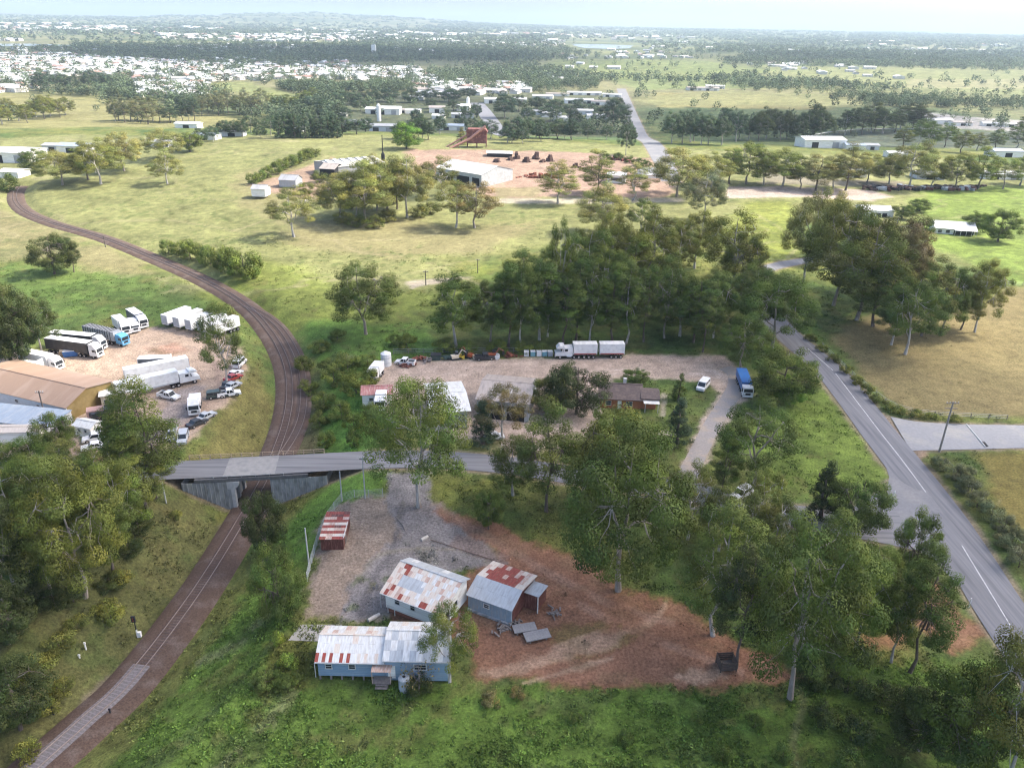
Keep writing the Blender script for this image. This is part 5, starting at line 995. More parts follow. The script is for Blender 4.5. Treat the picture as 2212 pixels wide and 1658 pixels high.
# town houses: the nearest ones singly, the rest of the town as one mass
def town():
    g = np.random.default_rng(21); mats_ = [mat('town_wall', (.62, .59, .54), .8), tin('town_pale_roof', (.66, .66, .64)), TROOF, GROOF, tin('terracotta_roof', (.36, .22, .17)), MATS['charcoal_roof']]; prot = []
    for w_, d_, h_, rm in ((19, 13, 3.6, 1), (16, 12, 3.4, 2), (24, 15, 3.8, 1), (17, 16, 3.6, 4), (21, 12, 3.4, 3), (30, 18, 5, 1)):
        b = MB(); gable_body(b, -w_/2, w_/2, -d_/2, d_/2, -1.5, h_, 0, h_+.3, 0); b.prism([(-d_/2-.7, h_), (0, h_+2.3), (d_/2+.7, h_)], -w_/2-.6, w_/2+.6, 'x', 1); b.box((-w_*.2, -d_/2-.02, 1.4), (2, .1, 1.2), m=2).box((w_*.2, -d_/2-.02, 1.4), (2, .1, 1.2), m=2); prot.append((b, b.mesh('house', [mats_[0], mats_[rm], GLASS]), rm))
    pts = []
    for poly in TOWN:
        lo, hi = poly.min(0), poly.max(0); area = np.prod(hi-lo); N = int(min(area/430, 2600)); q = g.uniform(lo, hi, (N, 2)); m = polymask(q[:, 0], q[:, 1], poly, 5, 6, 60) > .5; pts.append(q[m])
    ring = g.uniform(0, 1, (2600, 2)); th = np.radians(-33+36*ring[:, 0]); r = np.exp(np.log(1500)+ring[:, 1]*math.log(5)); q = np.stack([r*np.sin(th), r*np.cos(th)], 1); m = fbm(q[:, 0]/500, q[:, 1]/500, 3, 88) > .53; pts.append(q[m])
    ring = g.uniform(0, 1, (700, 2)); th = np.radians(3+33*ring[:, 0]); r = np.exp(np.log(1900)+ring[:, 1]*math.log(4)); q = np.stack([r*np.sin(th), r*np.cos(th)], 1); m = fbm(q[:, 0]/400, q[:, 1]/400, 3, 89) > .58; pts.append(q[m])
    q = np.vstack(pts); r = np.hypot(q[:, 0], q[:, 1]); q = q[np.argsort(r)]; keep = []
    for c in q:
        if all(abs(c[0]-k[0])+abs(c[1]-k[1]) > 17 for k in keep[-160:]): keep.append(c)
    q = np.array(keep); z = terr(q[:, 0], q[:, 1]); big = MB(); n1 = 0; V = []; F = []; M = []
    for i, (c, zz) in enumerate(zip(q, z)):
        b, me, rm = prot[g.choice(6, p=[.24, .2, .16, .14, .16, .1])]; a = g.choice([0, math.pi/2])+g.normal()*.15-.2; rr = math.hypot(*c); inv = rr < 1900 and abs(math.atan2(c[0], c[1])) < .6
        if inv and n1 < 260:
            o = add('house', me, None, (c[0], c[1], zz)); o.rotation_euler[2] = a; n1 += 1; tag(o, 'small pale-roofed house among the nearer roofs of the hazy suburb', 'house', 'nearer houses of the hazy suburb'); continue
        k = len(big.v); s = max(1., rr/2600)
        co_, si_ = math.cos(a)*s, math.sin(a)*s
        big.v += [(c[0]+x*co_-y*si_, c[1]+x*si_+y*co_, zz+w2*s) for x, y, w2 in b.v]; big.f += [tuple(k+j for j in f) for f in b.f]; big.m += [0 if mm == 0 else (2 if mm == 2 else 2+rm) for mm in b.m]
    o = big.build('distant_town', [mats_[0], mats_[0], GLASS, mats_[1], TROOF, GROOF, mats_[4], mats_[5]]); tag(o, 'mass of pale roofs of the far town sunk in haze', 'town', kind='stuff'); print('town', len(q), n1)
town()

# ------------------------------------------------------------------ vehicles
TYRE = mat('tyre_rubber', (.022, .022, .023), .9, .1, 1); CHAS = mat('chassis_black', (.03, .03, .032), .7); CHROME = mat('polished_alloy', (.55, .55, .55), .3, .1, .5, metal=.8)
def paintm(n, c): return mat('paint_'+n, c, .35, .06, .4, dirt=tuple(v*.8+.03 for v in c), dscale=.3, spec=.5)
PW = paintm('white', (.70, .70, .69)); PB = paintm('blue', (.03, .13, .36)); PK = paintm('black', (.03, .032, .036)); PS = paintm('silver', (.40, .42, .44)); PDG = paintm('dark_green', (.035, .06, .055)); PR = paintm('red', (.33, .04, .03)); PTL = paintm('teal', (.16, .33, .38)); PCR = paintm('cream', (.58, .50, .38)); PLB = paintm('sky_blue', (.10, .32, .52)); NAVY = paintm('navy', (.05, .06, .11)); PY = paintm('yellow', (.5, .36, .04)); POR = paintm('orange', (.30, .075, .03))
_w = {}
def wheel(par, x, y, r, wd=.26):
    k = (round(r, 2), wd)
    if k not in _w:
        _w[k] = (MB().tube([(0, -wd/2, 0), (0, wd/2, 0)], r, 12).mesh('wheel', TYRE), MB().tube([(0, -wd/2-.015, 0), (0, wd/2+.015, 0)], r*.55, 10).mesh('rim', CHROME))
    o = add('wheel', _w[k][0], par, (x, y, r)); add('rim', _w[k][1], o); return o
def at(rear, front, z=None, key='front', L=0):
    zz = 0.
    for _ in range(3): p, q = P(*rear, zz), P(*front, zz); zz = tz(*((p+q)/2)[:2]) if z is None else z
    a = math.atan2(q[1]-p[1], q[0]-p[0]); d = np.array([math.cos(a), math.sin(a), 0]); c = (p+q)/2 if key == 'mid' else (q-d*L/2 if key == 'front' else p+d*L/2)
    return [c[0], c[1], zz+.03], a
def car(kind, m, rear, front, lb, z=None, cat=None):
    L, W, H = dict(sedan=(4.6, 1.8, 1.45), wagon=(4.8, 1.9, 1.8), ute=(5.2, 1.9, 1.8), van=(5.0, 2.0, 2.2), hatch=(4.0, 1.75, 1.5))[kind]; c, a = at(rear, front, z, 'mid')
    nm = dict(sedan='car', wagon='four_wheel_drive', ute='utility_truck', van='van', hatch='car')[kind]; t = thing(nm, lb, cat or dict(ute='ute', van='van').get(kind, 'car'), c, a); h = L/2; b = MB()
    if kind == 'van': low = [(-h, .35), (h, .35), (h, .95), (h-.55, 1.15), (h-1.3, 1.2), (-h, 1.2)]; cab = [(-h+.02, 1.2), (h-.75, 1.2), (h-1.35, 1.95), (-h+.05, 2.0)]; top = (-h+.03, h-1.4, 2.0, .2)
    else:
        hood = .95 if kind in ('ute', 'wagon') else .85; tail = {'sedan': .9, 'hatch': .95, 'wagon': 1.05, 'ute': 1.0}[kind]
        low = [(-h, .38), (h, .38), (h, hood-.12), (h-1.15, hood+.05), (-h, tail)]; bx = {'sedan': -h+.9, 'hatch': -h+.25, 'wagon': -h+.1, 'ute': -.55}[kind]; fx = h-1.25
        cab = [(bx, hood), (fx, hood), (fx-.65, H-.07), (bx+{'sedan': .55, 'hatch': .4, 'wagon': .15, 'ute': .1}[kind], H-.07)]; top = (cab[3][0]-.05, cab[2][0]+.06, H-.07, .09)
    b.prism(low, -W/2, W/2); b.box((h+.03, 0, .5), (.12, W*.96, .22)).box((-h-.03, 0, .5), (.12, W*.96, .22)); b.build('body', m, t); MB().prism(cab, -W/2+.1, W/2-.1).build('windows', GLASS, t)
    r = MB(); r.box(((top[0]+top[1])/2, 0, top[2]+top[3]/2), (top[1]-top[0], W-.16, top[3]))
    for s in (-1, 1):
        for (x0, z0), (x1, z1) in ((cab[1], cab[2]), (cab[0], cab[3])): r.tube([(x0, s*(W/2-.09), z0), (x1, s*(W/2-.1), z1)], .06, 4)
        xm = (cab[2][0]+cab[3][0])/2; r.box((xm, s*(W/2-.09), (cab[0][1]+top[2])/2), (.1, .05, top[2]-cab[0][1]))
    r.build('roof_panel', m, t)
    if kind == 'ute': MB().box((-h+.95, 0, 1.02), (1.8, W-.3, .05)).build('tray_floor', CHAS, t); MB().box((-h+.95, W/2-.06, 1.15), (1.9, .1, .34)).box((-h+.95, -W/2+.06, 1.15), (1.9, .1, .34)).box((-h+.03, 0, 1.15), (.08, W, .34)).build('tray_sides', m, t)
    for x in (-h+.95, h-.9):
        for s in (-1, 1): wheel(t, x, s*(W/2-.1), .34 if kind in ('sedan', 'hatch') else .4, .22)
    for s in (-1, 1): MB().box((h+.02, s*(W/2-.28), .74), (.08, .36, .16)).build('headlight', CHROME, t); MB().box((-h-.02, s*(W/2-.2), .78), (.06, .22, .2)).build('tail_light', PR, t)
    return t
def cab_over(t, x, m, hgt=2.9, high=0., bonnet=False):
    """cab with its front at x, facing +x"""
    if bonnet: b = MB(); b.prism([(x-4.6, .9), (x, .9), (x, 1.75), (x-1.6, 2.0), (x-2.1, 3.0), (x-2.4, 3.1), (x-4.6, 3.3)], -1.2, 1.2); g0 = [(x-1.58, 2.05), (x-2.08, 2.98)]
    else: b = MB(); b.prism([(x-2.3, .8), (x, .8), (x+.03, 1.7), (x-.18, hgt), (x-2.3, hgt)], -1.22, 1.22); g0 = [(x+.02, 1.78), (x-.14, hgt-.25)]
    b.build('cab', m, t); (xa, za), (xb, zb) = g0
    MB().quad((xa+.03, -1.05, za), (xa+.03, 1.05, za), (xb+.03, 1.0, zb), (xb+.03, -1.0, zb)).build('windscreen', GLASS, t); zs = (za+zb)/2
    for s in (-1, 1): MB().box((x-(2.9 if bonnet else .95), s*1.225, zs), (.8, .04, .6)).build('side_window', GLASS, t); MB().box((x-(2.0 if bonnet else .1), s*1.45, zs), (.12, .28, .7)).build('mirror', CHAS, t); MB().box((x+.03, s*.9, 1.12), (.08, .4, .22)).build('headlight', CHROME, t)
    MB().box((x+.04, 0, 1.3), (.07, 1.2, .55)).build('grille', CHAS, t); MB().box((x+.02, 0, .72), (.24, 2.4, .36)).build('bumper', CHROME if bonnet else m, t)
    if high: MB().prism([(x-2.3, hgt), (x-.3, hgt), (x-1.1, hgt+high), (x-2.3, hgt+high)], -1.15, 1.15).build('wind_deflector', m, t)
def box_trailer(t, x0, x1, m, rm=None, top=4.1, floor=1.25, band=None, open_side=False):
    L = x1-x0; xm = (x0+x1)/2
    if open_side:
        MB().box((xm, 1.2, (floor+top)/2), (L, .06, top-floor)).box((x0+.04, 0, (floor+top)/2), (.08, 2.4, top-floor)).box((x1-.04, 0, (floor+top)/2), (.08, 2.4, top-floor)).build('trailer_sides', m, t); MB().box((xm, 0, floor+.05), (L, 2.44, .12)).build('trailer_floor', CHAS, t)
        MB().box((xm, -1.1, floor+.5), (L*.55, .5, .9)).box((xm+L*.1, 0, floor+.6), (L*.4, 1.2, 1.1)).build('load', CHAS, t)
    else: MB().box((xm, 0, (floor+top)/2), (L, 2.46, top-floor)).build('trailer_box', m, t)
    MB().box((xm, 0, top+.03), (L+.04, 2.5, .06)).build('trailer_roof', rm or m, t); MB().box((xm, 0, floor-.2), (L-.4, 1.0, .35)).build('chassis_rail', CHAS, t)
    if not open_side: MB().box((x0-.03, 0, (floor+top)/2), (.05, 2.3, top-floor-.2)).build('rear_doors', m, t)
    if band: MB().box((xm, -1.245, floor+.2), (L-.3, .03, .3)).box((xm, 1.245, floor+.2), (L-.3, .03, .3)).build('side_band', band, t)
    n = 3 if L > 6 else 2
    for i in range(n):
        for s in (-1, 1): wheel(t, x0+.9+i*1.25, s*1.02, .5, .4)
def lorry(lb, rear, front, L, m, tm, name='semi_trailer_truck', z=None, cats='truck', high=.9, bonnet=False, trailers=None, rm=None, band=None, key='front', open_side=False, top=4.1, hgt=2.9, group=None):
    c, a = at(rear, front, z, key, L); t = thing(name, lb, cats, c, a, group); x = L/2; cl = 6.4 if trailers and L > 11 else 2.6
    cab_over(t, x, m, hgt, high, bonnet); fl = (6.8 if bonnet else 5.8) if L > 11 else L-.4; MB().box((x-fl/2-.1, 0, .85), (fl, .95, .3)).build('chassis_rail', CHAS, t); MB().tube([(x-3.1, .95, .75), (x-4.3, .95, .75)], .33, 8).build('fuel_tank', CHROME, t)
    for s in (-1, 1): wheel(t, x-1.3, s*1.02, .5, .32)
    if L > 11:
        for i in range(2):
            for s in (-1, 1): wheel(t, x-fl+.5+i*1.25, s*.98, .5, .45)
    x1 = x-(4.8 if bonnet else 2.75); tl = trailers or [L-(4.8 if bonnet else 2.75)]
    for w_ in tl: box_trailer(t, x1-w_, x1, tm, rm, top, band=band, open_side=open_side); x1 -= w_+.7
    return t
def trailer(lb, rear, front, L, m, rm=None, band=None, group=None, key='front', open_side=False, top=4.0, fm=None):
    c, a = at(rear, front, None, key, L); t = thing('parked_trailer', lb, 'trailer', c, a, group); box_trailer(t, -L/2, L/2, m, rm, top, band=band, open_side=open_side); h = L/2
    for s in (-1, 1): MB().box((h-2.2, s*.8, .55), (.16, .16, 1.1)).build('landing_leg', CHAS, t)
    MB().box((h+.04, 0, 2.7), (.06, 2.3, 2.5)).build('front_panel', fm or m, t); return t
zz2 = lambda x, y: (x*.2623, 646.6+y*.2623)
zz3 = lambda x, y: (746+x*.2623, 729.5+y*.2623)
lorry('long white semi-trailer parked beside the tan warehouse, nose to the railway', zz2(1215, 768), zz2(1640, 668), 18.5, PW, PW, bonnet=True, band=PS, high=.6)
c = zz2(1240, 640); trailer('white trailer with a bright blue end parked behind the long white semi', zz2(1190, 672), zz2(1560, 596), 14.5, PW, WROOF, fm=PB, top=4.1)
trailer('short white trailer with open dark side in the middle of the truck yard', zz2(1205, 588), zz2(1420, 578), 7.5, PW, WROOF, open_side=True, top=3.6)
lorry('black-sided semi with a white cab in the truck yard', zz2(515, 440), zz2(835, 482), 15.5, PW, PK, rm=WROOF, high=1.0); lorry('white-roofed semi parked directly behind the black-sided one', zz2(560, 390), zz2(868, 418), 15., PW, PK, rm=WROOF, high=1.0)
t = lorry('grey slatted livestock truck with a bright blue front', zz2(765, 320), zz2(1045, 385), 14.5, PLB, PS, rm=mat('livestock_rails', (.25, .26, .28), .7), top=3.7, high=.4); b = MB()
for x in np.arange(-6.8, 4, .9): b.box((x, -1.27, 2.5), (.16, .08, 2.3)).box((x, 1.27, 2.5), (.16, .08, 2.3)).box((x, 0, 3.82), (.2, 2.4, .1))
b.build('stock_rails', CHAS, t)
lorry('tall white prime mover facing the yard behind the livestock truck', zz2(950, 215), zz2(1050, 300), 8., PW, PW, 'rigid_truck', high=1.2, top=3.9); lorry('small white truck beside the tall white prime mover', zz2(1075, 225), zz2(1125, 280), 5.6, PW, PW, 'rigid_truck', high=.2, top=2.9, hgt=2.5); lorry('white truck with a navy box at the back of the truck yard', zz2(1120, 195), zz2(1195, 245), 9.5, PW, NAVY, 'rigid_truck', high=.8, rm=WROOF, top=3.8)
wd_ = ('first and leftmost', 'second', 'third', 'fourth', 'fifth and last')
for i in range(5):
    x = 358+i*25.5; y = 710+i*5.2; trailer('parked white trailer, %s in the slanted row by the railway' % wd_[i], (x+46, y-17.5), (x, y), 8.8, PW, WROOF, group='white trailers in the slanted row', fm=PS, band=NAVY if i == 0 else None)
lorry('white box truck at the dark gums\' edge of the truck yard', zz2(230, 530), zz2(505, 588), 12.4, PW, PW, 'rigid_truck', rm=WROOF, high=.6, top=3.7); trailer('short white caravan-like trailer in front of the white box truck', zz2(185, 602), zz2(350, 618), 6.2, PW, WROOF, top=2.9)
lorry('blue covered truck cut by the picture border behind the tan roof', zz2(-40, 640), zz2(130, 625), 9., PB, PB, 'rigid_truck', high=.2, top=3.3); lorry('red-nosed small truck at the picture border beside blue covered truck', zz2(-80, 690), zz2(30, 700), 6.5, PR, PW, 'rigid_truck', high=0, top=2.6, hgt=2.4)
t = thing('waste_bin', 'blue waste skip beside the black-sided semi', 'skip', P(*zz2(590, 465)), .3); MB().box((0, 0, .9), (3.2, 1.9, 1.4), top=1.12).build('bin_body', PB, t); MB().box((0, 0, 1.66), (3.3, 2.0, .12), rz=0).build('lid', PW, t)
t = thing('pallet_stack', 'tan pallet stack between blue skip and dark gums', 'pallets', P(*zz2(520, 460)), .2); b = MB()
for k in range(6): b.box((0, 0, .1+.2*k), (1.6, 1.4, .12))
b.build('pallets', FEN, t); MB().box((.1, 0, 1.4), (1.2, 1.1, .5)).build('load', PCR, t)
car('ute', PW, zz2(1320, 800), zz2(1465, 828), 'white ute parked in front of the long white semi'); lorry('white prime mover facing the picture near the yard exit', zz2(1618, 850), zz2(1605, 968), 7.4, PW, PW, 'prime_mover', high=.9, top=2.4)
car('wagon', PDG, zz2(1735, 815), zz2(1850, 800), 'dark green four-wheel drive on the yard edge by the railway bank'); car('ute', PW, zz2(1850, 800), zz2(1925, 788), 'white ute behind the dark green four-wheel drive'); car('sedan', PS, zz2(1660, 1000), zz2(1740, 960), 'silver car beside the white prime mover'); car('sedan', PK, zz2(1590, 1050), zz2(1660, 1020), 'black car just below the silver one at the yard exit')
car('sedan', PK, zz2(1850, 745), zz2(1900, 700), 'black sedan behind the leafy gum at the yard edge'); car('hatch', PS, zz2(1905, 735), zz2(1945, 715), 'silver hatchback next to the black sedan at the yard edge'); car('hatch', PW, zz2(1920, 640), zz2(1965, 615), 'white hatchback furthest up the yard edge'); car('sedan', PR, zz2(1895, 672), zz2(1950, 650), 'dull red sedan between white and silver hatchbacks'); car('van', PW, zz2(1960, 560), zz2(1990, 530), 'white van at the top of the car line by the railway')
car('wagon', PW, zz2(850, 1150), zz2(725, 1172), 'white four-wheel drive on the grass below the warehouse'); car('sedan', PK, zz2(890, 1120), zz2(830, 1108), 'dark car behind the white one on the grass'); car('hatch', PW, zz2(810, 1225), zz2(715, 1240), 'small white car half under the forest edge'); car('ute', PS, zz2(1430, 1080), zz2(1405, 1190), 'pale grey ute by the brown-stemmed gum'); car('wagon', PS, zz2(1520, 1130), zz2(1500, 1195), 'silver four-wheel drive next to the pale grey ute')
t = thing('shipping_container', 'pinkish shipping container below the olive warehouse wall', 'container', P(*zz2(800, 985)), .45); MB().box((0, 0, 1.3), (3.4, 2.4, 2.6)).build('container_shell', mat('pink_container', (.42, .26, .22), .7, .15), t); MB().box((1.72, 0, 1.3), (.06, 2.2, 2.4)).build('doors', TRIM, t)
trailer('low black box trailer with white end near the olive wall', zz2(840, 985), zz2(940, 950), 5., PK, PK, fm=PW, top=2.3); car('ute', PK, zz2(215, 1115), zz2(275, 1105), 'black ute in front of the cream annex')
# goods yard
lorry('white bonneted truck pulling two white box trailers at the goods yard edge', (1345, 771), (1198, 772), 19.2, PW, PW, 'road_train', bonnet=True, trailers=[6.3, 6.6], rm=WROOF, high=.9, band=PR)
car('ute', PW, zz3(540, 225), zz3(450, 215), 'white ute with a dark load at the goods yard corner'); lorry('white truck parked at the gully behind the red roof', zz3(260, 320), zz3(215, 375), 6.5, PW, PW, 'rigid_truck', high=.4, top=3.2); lorry('white truck facing the picture at the gully, below the red roof', zz3(305, 540), zz3(285, 618), 7., PW, PW, 'rigid_truck', high=.4, top=3.3)
t = thing('water_tank', 'white upright tank at the gully corner of the goods yard', 'tank', P(*zz3(338, 228))); MB().tube([(0, 0, 0), (0, 0, 3.4), (0, 0, 3.9)], [1.35, 1.35, .5], 16).build('tank_shell', PW, t); b = MB(); b.tube([(0, 0, 1.1), (0, 0, 1.2)], 1.38, 16); b.tube([(0, 0, 2.3), (0, 0, 2.4)], 1.38, 16); b.build('hoops', PS, t)
car('sedan', PW, zz3(1250, 830), zz3(1185, 838), 'white car under the drooping brown-leaved tree'); car('van', PW, (1524, 832), (1512, 846), 'white van on the grass inside the driveway loop'); car('wagon', PW, (1612, 1066), (1590, 1078), 'white four-wheel drive on the bridge road under trees')
lorry('blue tipper truck with white cab on the driveway', zz3(3235, 305), (1614, 862), 11.5, PW, PB, 'tipper_truck', high=0, top=3.1, rm=PB, hgt=2.8)
for i, (x, m, lb) in enumerate(((1137, PW, 'white crate box, leftmost in the row by the road train'), (1151, PTL, 'teal crate box, second in the row'), (1164, PW, 'small white crate box between two teal ones'), (1176, PTL, 'teal crate box in the middle of the row'), (1188, PS, 'grey crate box beside the road train\'s nose'))):
    t = thing('crate_box', lb, 'crate', P(x, 768.5), .05*i); MB().box((0, 0, .75), (1.25, 1.2, 1.3)).build('crate_body', m, t); b = MB()
    for s in (-.55, .55): b.box((s, 0, .06), (.15, 1.2, .12))
    MB().box((0, 0, 1.43), (1.32, 1.27, .08)).build('lid', PW, t); b.build('skids', WOOD, t)
def digger(lb, x, y, m, a=0., cabm=None):
    t = thing('digger', lb, 'digger', P(x, y), a, None, (.72, .72, .72)); b = MB()
    for s in (-.85, .85): b.prism([(-1.6, 0), (1.6, 0), (1.9, .35), (1.6, .7), (-1.6, .7), (-1.9, .35)], s-.25, s+.25)
    b.build('tracks', CHAS, t); MB().box((-.3, 0, 1.25), (2.7, 2.0, 1.0)).build('body', m, t); MB().box((.6, .5, 2.1), (1.2, .9, 1.5)).build('cab', cabm or GLASS, t); MB().tube([(.9, -.3, 1.5), (2.4, -.3, 3.6), (4., -.3, 2.4)], [.25, .22, .15], 5).build('boom', m, t); MB().prism([(3.7, 1.0), (4.4, 1.2), (4.3, 2.4), (3.8, 2.4)], -.75, .15).build('bucket', CHAS, t)
digger('red digger with raised arm amid the scrap line', 1012, 772, POR, 2.6); digger('orange-topped digger at the end of the scrap line', 1064, 772, POR, .3); digger('cream digger beside the green bin in the scrap line', 984, 776, PCR, .4)
t = thing('waste_bin', 'dark green bin at the start of the scrap line', 'skip', P(942, 776)); MB().box((0, 0, .75), (2.4, 1.7, 1.4), top=1.1).build('bin_body', PDG, t); MB().box((0, 0, 1.52), (2.7, 1.95, .08)).build('lid', CHAS, t)
car('ute', PK, (1038, 777), (1056, 776), 'black flat ute before the orange-topped digger'); t = thing('cable_drum', 'small white-sided drum next to the orange-topped digger', 'drum', P(1074, 775)); MB().tube([(0, -.5, .7), (0, .5, .7)], .45, 12).build('core', WOOD, t); MB().tube([(0, -.62, .7), (0, -.5, .7)], .7, 14).build('flange', PW, t); MB().tube([(0, .5, .7), (0, .62, .7)], .7, 14).build('flange', PW, t)
for k, (x, y, m, lb) in enumerate(((905, 778, RDUST, 'reddish scrap heap beside the white ute'), (922, 780, WOOD, 'grey scrap heap between ute and green bin'), (965, 776, PDG, 'dark scrap heap behind the cream digger'), (998, 774, PY, 'yellow scrap pieces between cream and red diggers'), (1030, 773, PCR, 'pale scrap pieces beside the red digger'), (1100, 771, RDUST, 'rusty low scrap heap near the crate boxes'), (880, 792, DRUST, 'rusty beams heaped on the yard corner'))):
    b = MB()
    for i in range(16): b.box((rnd.gauss(0, .9), rnd.gauss(0, .5), .15+rnd.random()*.9), (rnd.uniform(.3, 1.8), rnd.uniform(.15, .6), rnd.uniform(.1, .5)), rnd.uniform(0, 3))
    tag(b.build('scrap_heap', m, None, P(x, y)), lb, 'scrap')
# ------------------------------------------------------------------ poles and fences
def pole(lb, x, y, top, m, r=.14, arm=0, name='pole', cat='pole', a=0.):
    p = G(x, y); h = 1.
    while X(p+np.array([0, 0, h]))[1] > top and h < 40: h += .1
    t = thing(name, lb, cat, p, a); MB().tube([(0, 0, -.3), (0, 0, h)], [r*1.15, r*.8], 7).build('post', m, t)
    if arm:
        for zz in ((h-.4,) if arm < 2.2 else (h-.4, h-1.6)): MB().box((0, .12, zz), (arm, .14, .16)).build('crossarm', WOOD, t)
        b = MB()
        for s in (-.45, -.2, .2, .45): b.tube([(s*arm, .12, h-.32), (s*arm, .12, h-.05)], .06, 6)
        b.build('insulators', TRIM, t)
    return t
GPOL = mat('silvered_pole', (.42, .43, .42), .85, .15, 1); DPOL = mat('dark_pole', (.10, .085, .075), .9)
pole('tall timber power pole with two crossarms on the side road corner', 2029, 975, 868, mat('power_pole_wood', (.27, .24, .215), .9), .2, 2.6, 'power_pole')
pole('pale slim pole leaning over the cutting fence, nearest the huts', 669, 1232, 1140, GPOL, .13); pole('pale slim pole at the top corner of the chain fence', 739, 1082, 1018, GPOL, .12); pole('pale slim pole between chain fence and gravel driveway', 789, 1076, 988, GPOL, .12, 1.2); pole('white slim pole at the forest edge below the bridge road', 359, 1086, 1042, GPOL, .12)
pole('dark power pole in front of the tan warehouse', 99, 905, 845, DPOL, .16, 1.8, 'power_pole'); pole('dark lone power pole on the paddock track', 920, 616, 585, DPOL, .16, 1.8, 'power_pole'); pole('thin dark pole at the grove\'s paddock corner', 1032, 590, 560, DPOL, .14, 1.4, 'power_pole'); pole('thin pole by the railway curve with a low shrub', 228, 534, 508, DPOL, .14)
pole('power pole behind the row of golden roadside gums', 1842, 505, 462, DPOL, .14, 1.6, 'power_pole'); pole('white short guide post on the driveway verge', 1689, 1055, 1036, PW, .12); pole('white guide post on the road edge of the reddish verge', 2092, 1312, 1292, PW, .1); pole('white guide post at the junction curve', 1930, 1075, 1060, PW, .1)
CHAIN = mat('galvanised_wire', (.33, .36, .36), .6)
def fence(name, lb, pts, h, sp, m, wires=3, r=.06, wm=None):
    c = dense(np.array([G(*q) for q in pts]), sp); t = thing(name, lb, 'fence', (0, 0, 0)); b = MB()
    for p in c: b.box((p[0], p[1], tz(p[0], p[1])+h/2), (r*2, r*2, h))
    b.build('posts', m, t)['kind'] = 'stuff'; w_ = MB()
    for k in range(wires): w_.tube([(p[0], p[1], tz(p[0], p[1])+h*(k+1)/wires-.05) for p in c], .02 if wires > 3 else .03, 3)
    w_.build('wires', wm or CHAIN, t); return t
fence('chain_fence', 'chain-link fence climbing the bank between poles and rusty shed', [(664, 1255), (669, 1232), (690, 1160), (712, 1115), (739, 1082), (789, 1076), (830, 1072)], 1.8, 2.6, GPOL, 7, .05)
fence('paddock_fence', 'post and wire fence along the main road and brown paddock', [(1775, 748), (1850, 820), (1925, 880), (1990, 896), (2100, 902), (2212, 908)], 1.2, 4., WOOD); fence('paddock_fence', 'post and wire fence through scrub below the side road', [(2040, 1000), (2090, 1050), (2150, 1120), (2212, 1180)], 1.2, 3.5, WOOD); fence('yard_fence', 'wire fence behind the scrap line and goods yard', [(850, 765), (960, 763), (1100, 762), (1200, 760)], 1.5, 4., WOOD); fence('paddock_fence', 'fence between bright green paddock and brown paddock', [(1990, 610), (2080, 612), (2160, 615), (2260, 618)], 1.2, 5., WOOD)
q = [P(*k, .04) for k in ((2087, 916), (2094, 915), (2136, 964), (2128, 965))]; t = thing('cattle_grid', 'dark cattle grid with pale kerbs crossing the side road', 'grid', (0, 0, 0)); MB().quad(*q).build('grid_bars', DARK, t); MB().tube([q[0]+[0, 0, .08], q[3]+[0, 0, .08]], .12, 5).build('kerb', TRIM, t)
b = MB(); g_ = [G(1880+i*9, 408+rnd.uniform(-3, 3)) for i in range(26)]
for i, p in enumerate(g_):
    b = MB(); 
    for k in range(9): b.box((rnd.gauss(0, 2.2), rnd.gauss(0, 1.5), rnd.uniform(.3, 1.2)), (rnd.uniform(1, 4), rnd.uniform(1, 2), rnd.uniform(.6, 1.6)), rnd.uniform(0, 3))
    tag(b.build('scrap_heap', (DKW, CHAS, WOOD, PS, DRUST)[i % 5], None, p), 'wrecked machinery heap in the scrap line under the golden gums', 'scrap', 'scrap line under the golden gums')
b = MB(); c = dense(np.array([G(*q) for q in ((1735, 300), (1790, 290), (1860, 283), (1960, 282), (2060, 285))]), 9); t = thing('stockyard_fence', 'long pale rail fence curving around the dark stockyard', 'fence', (0, 0, 0))
for p in c: b.box((p[0], p[1], p[2]+1), (.4, .4, 2.4))
b.build('posts', FEN, t)['kind'] = 'stuff'; MB().tube([p+[0, 0, 1.9] for p in c], .42, 4).build('rail', TRIM, t)

# ------------------------------------------------------------------ sky, sun, clouds, haze, camera
w = bpy.data.worlds.new('World'); SC.world = w; w.use_nodes = True; nn = w.node_tree; nn.nodes.clear()
st = nn.nodes.new('ShaderNodeTexSky'); st.sky_type = 'NISHITA'; st.sun_disc = False; st.sun_elevation = SUN_EL; st.sun_rotation = math.pi/2-SUN_AZ; st.air_density = .8; st.dust_density = 3.6; st.altitude = 80
bg = nn.nodes.new('ShaderNodeBackground'); bg.inputs[1].default_value = .15; ow = nn.nodes.new('ShaderNodeOutputWorld')
nn.links.new(st.outputs[0], bg.inputs[0]); nn.links.new(bg.outputs[0], ow.inputs[0])
sl = bpy.data.lights.new('sun', 'SUN'); sl.energy = 3.; sl.angle = math.radians(.53); sl.color = (1., .94, .83)
so = bpy.data.objects.new('sun', sl); COL.objects.link(so); so.rotation_euler = Vector(SUNV).to_track_quat('Z', 'Y').to_euler(); so.location = (0, 0, 300)
def cloudmat():
    m, n, o = nt('cloud_vapour'); L = n.links.new; m.use_transparent_shadow = True if hasattr(m, 'use_transparent_shadow') else None
    d = node(n, 'ShaderNodeBsdfDiffuse'); d.inputs[0].default_value = (.85, .86, .88, 1); t = node(n, 'ShaderNodeBsdfTransparent')
    ms = node(n, 'ShaderNodeMixShader'); ms.inputs[0].default_value = .14; L(t.outputs[0], ms.inputs[1]); L(d.outputs[0], ms.inputs[2]); L(ms.outputs[0], o.inputs[0]); return m
CLOUDM = cloudmat()
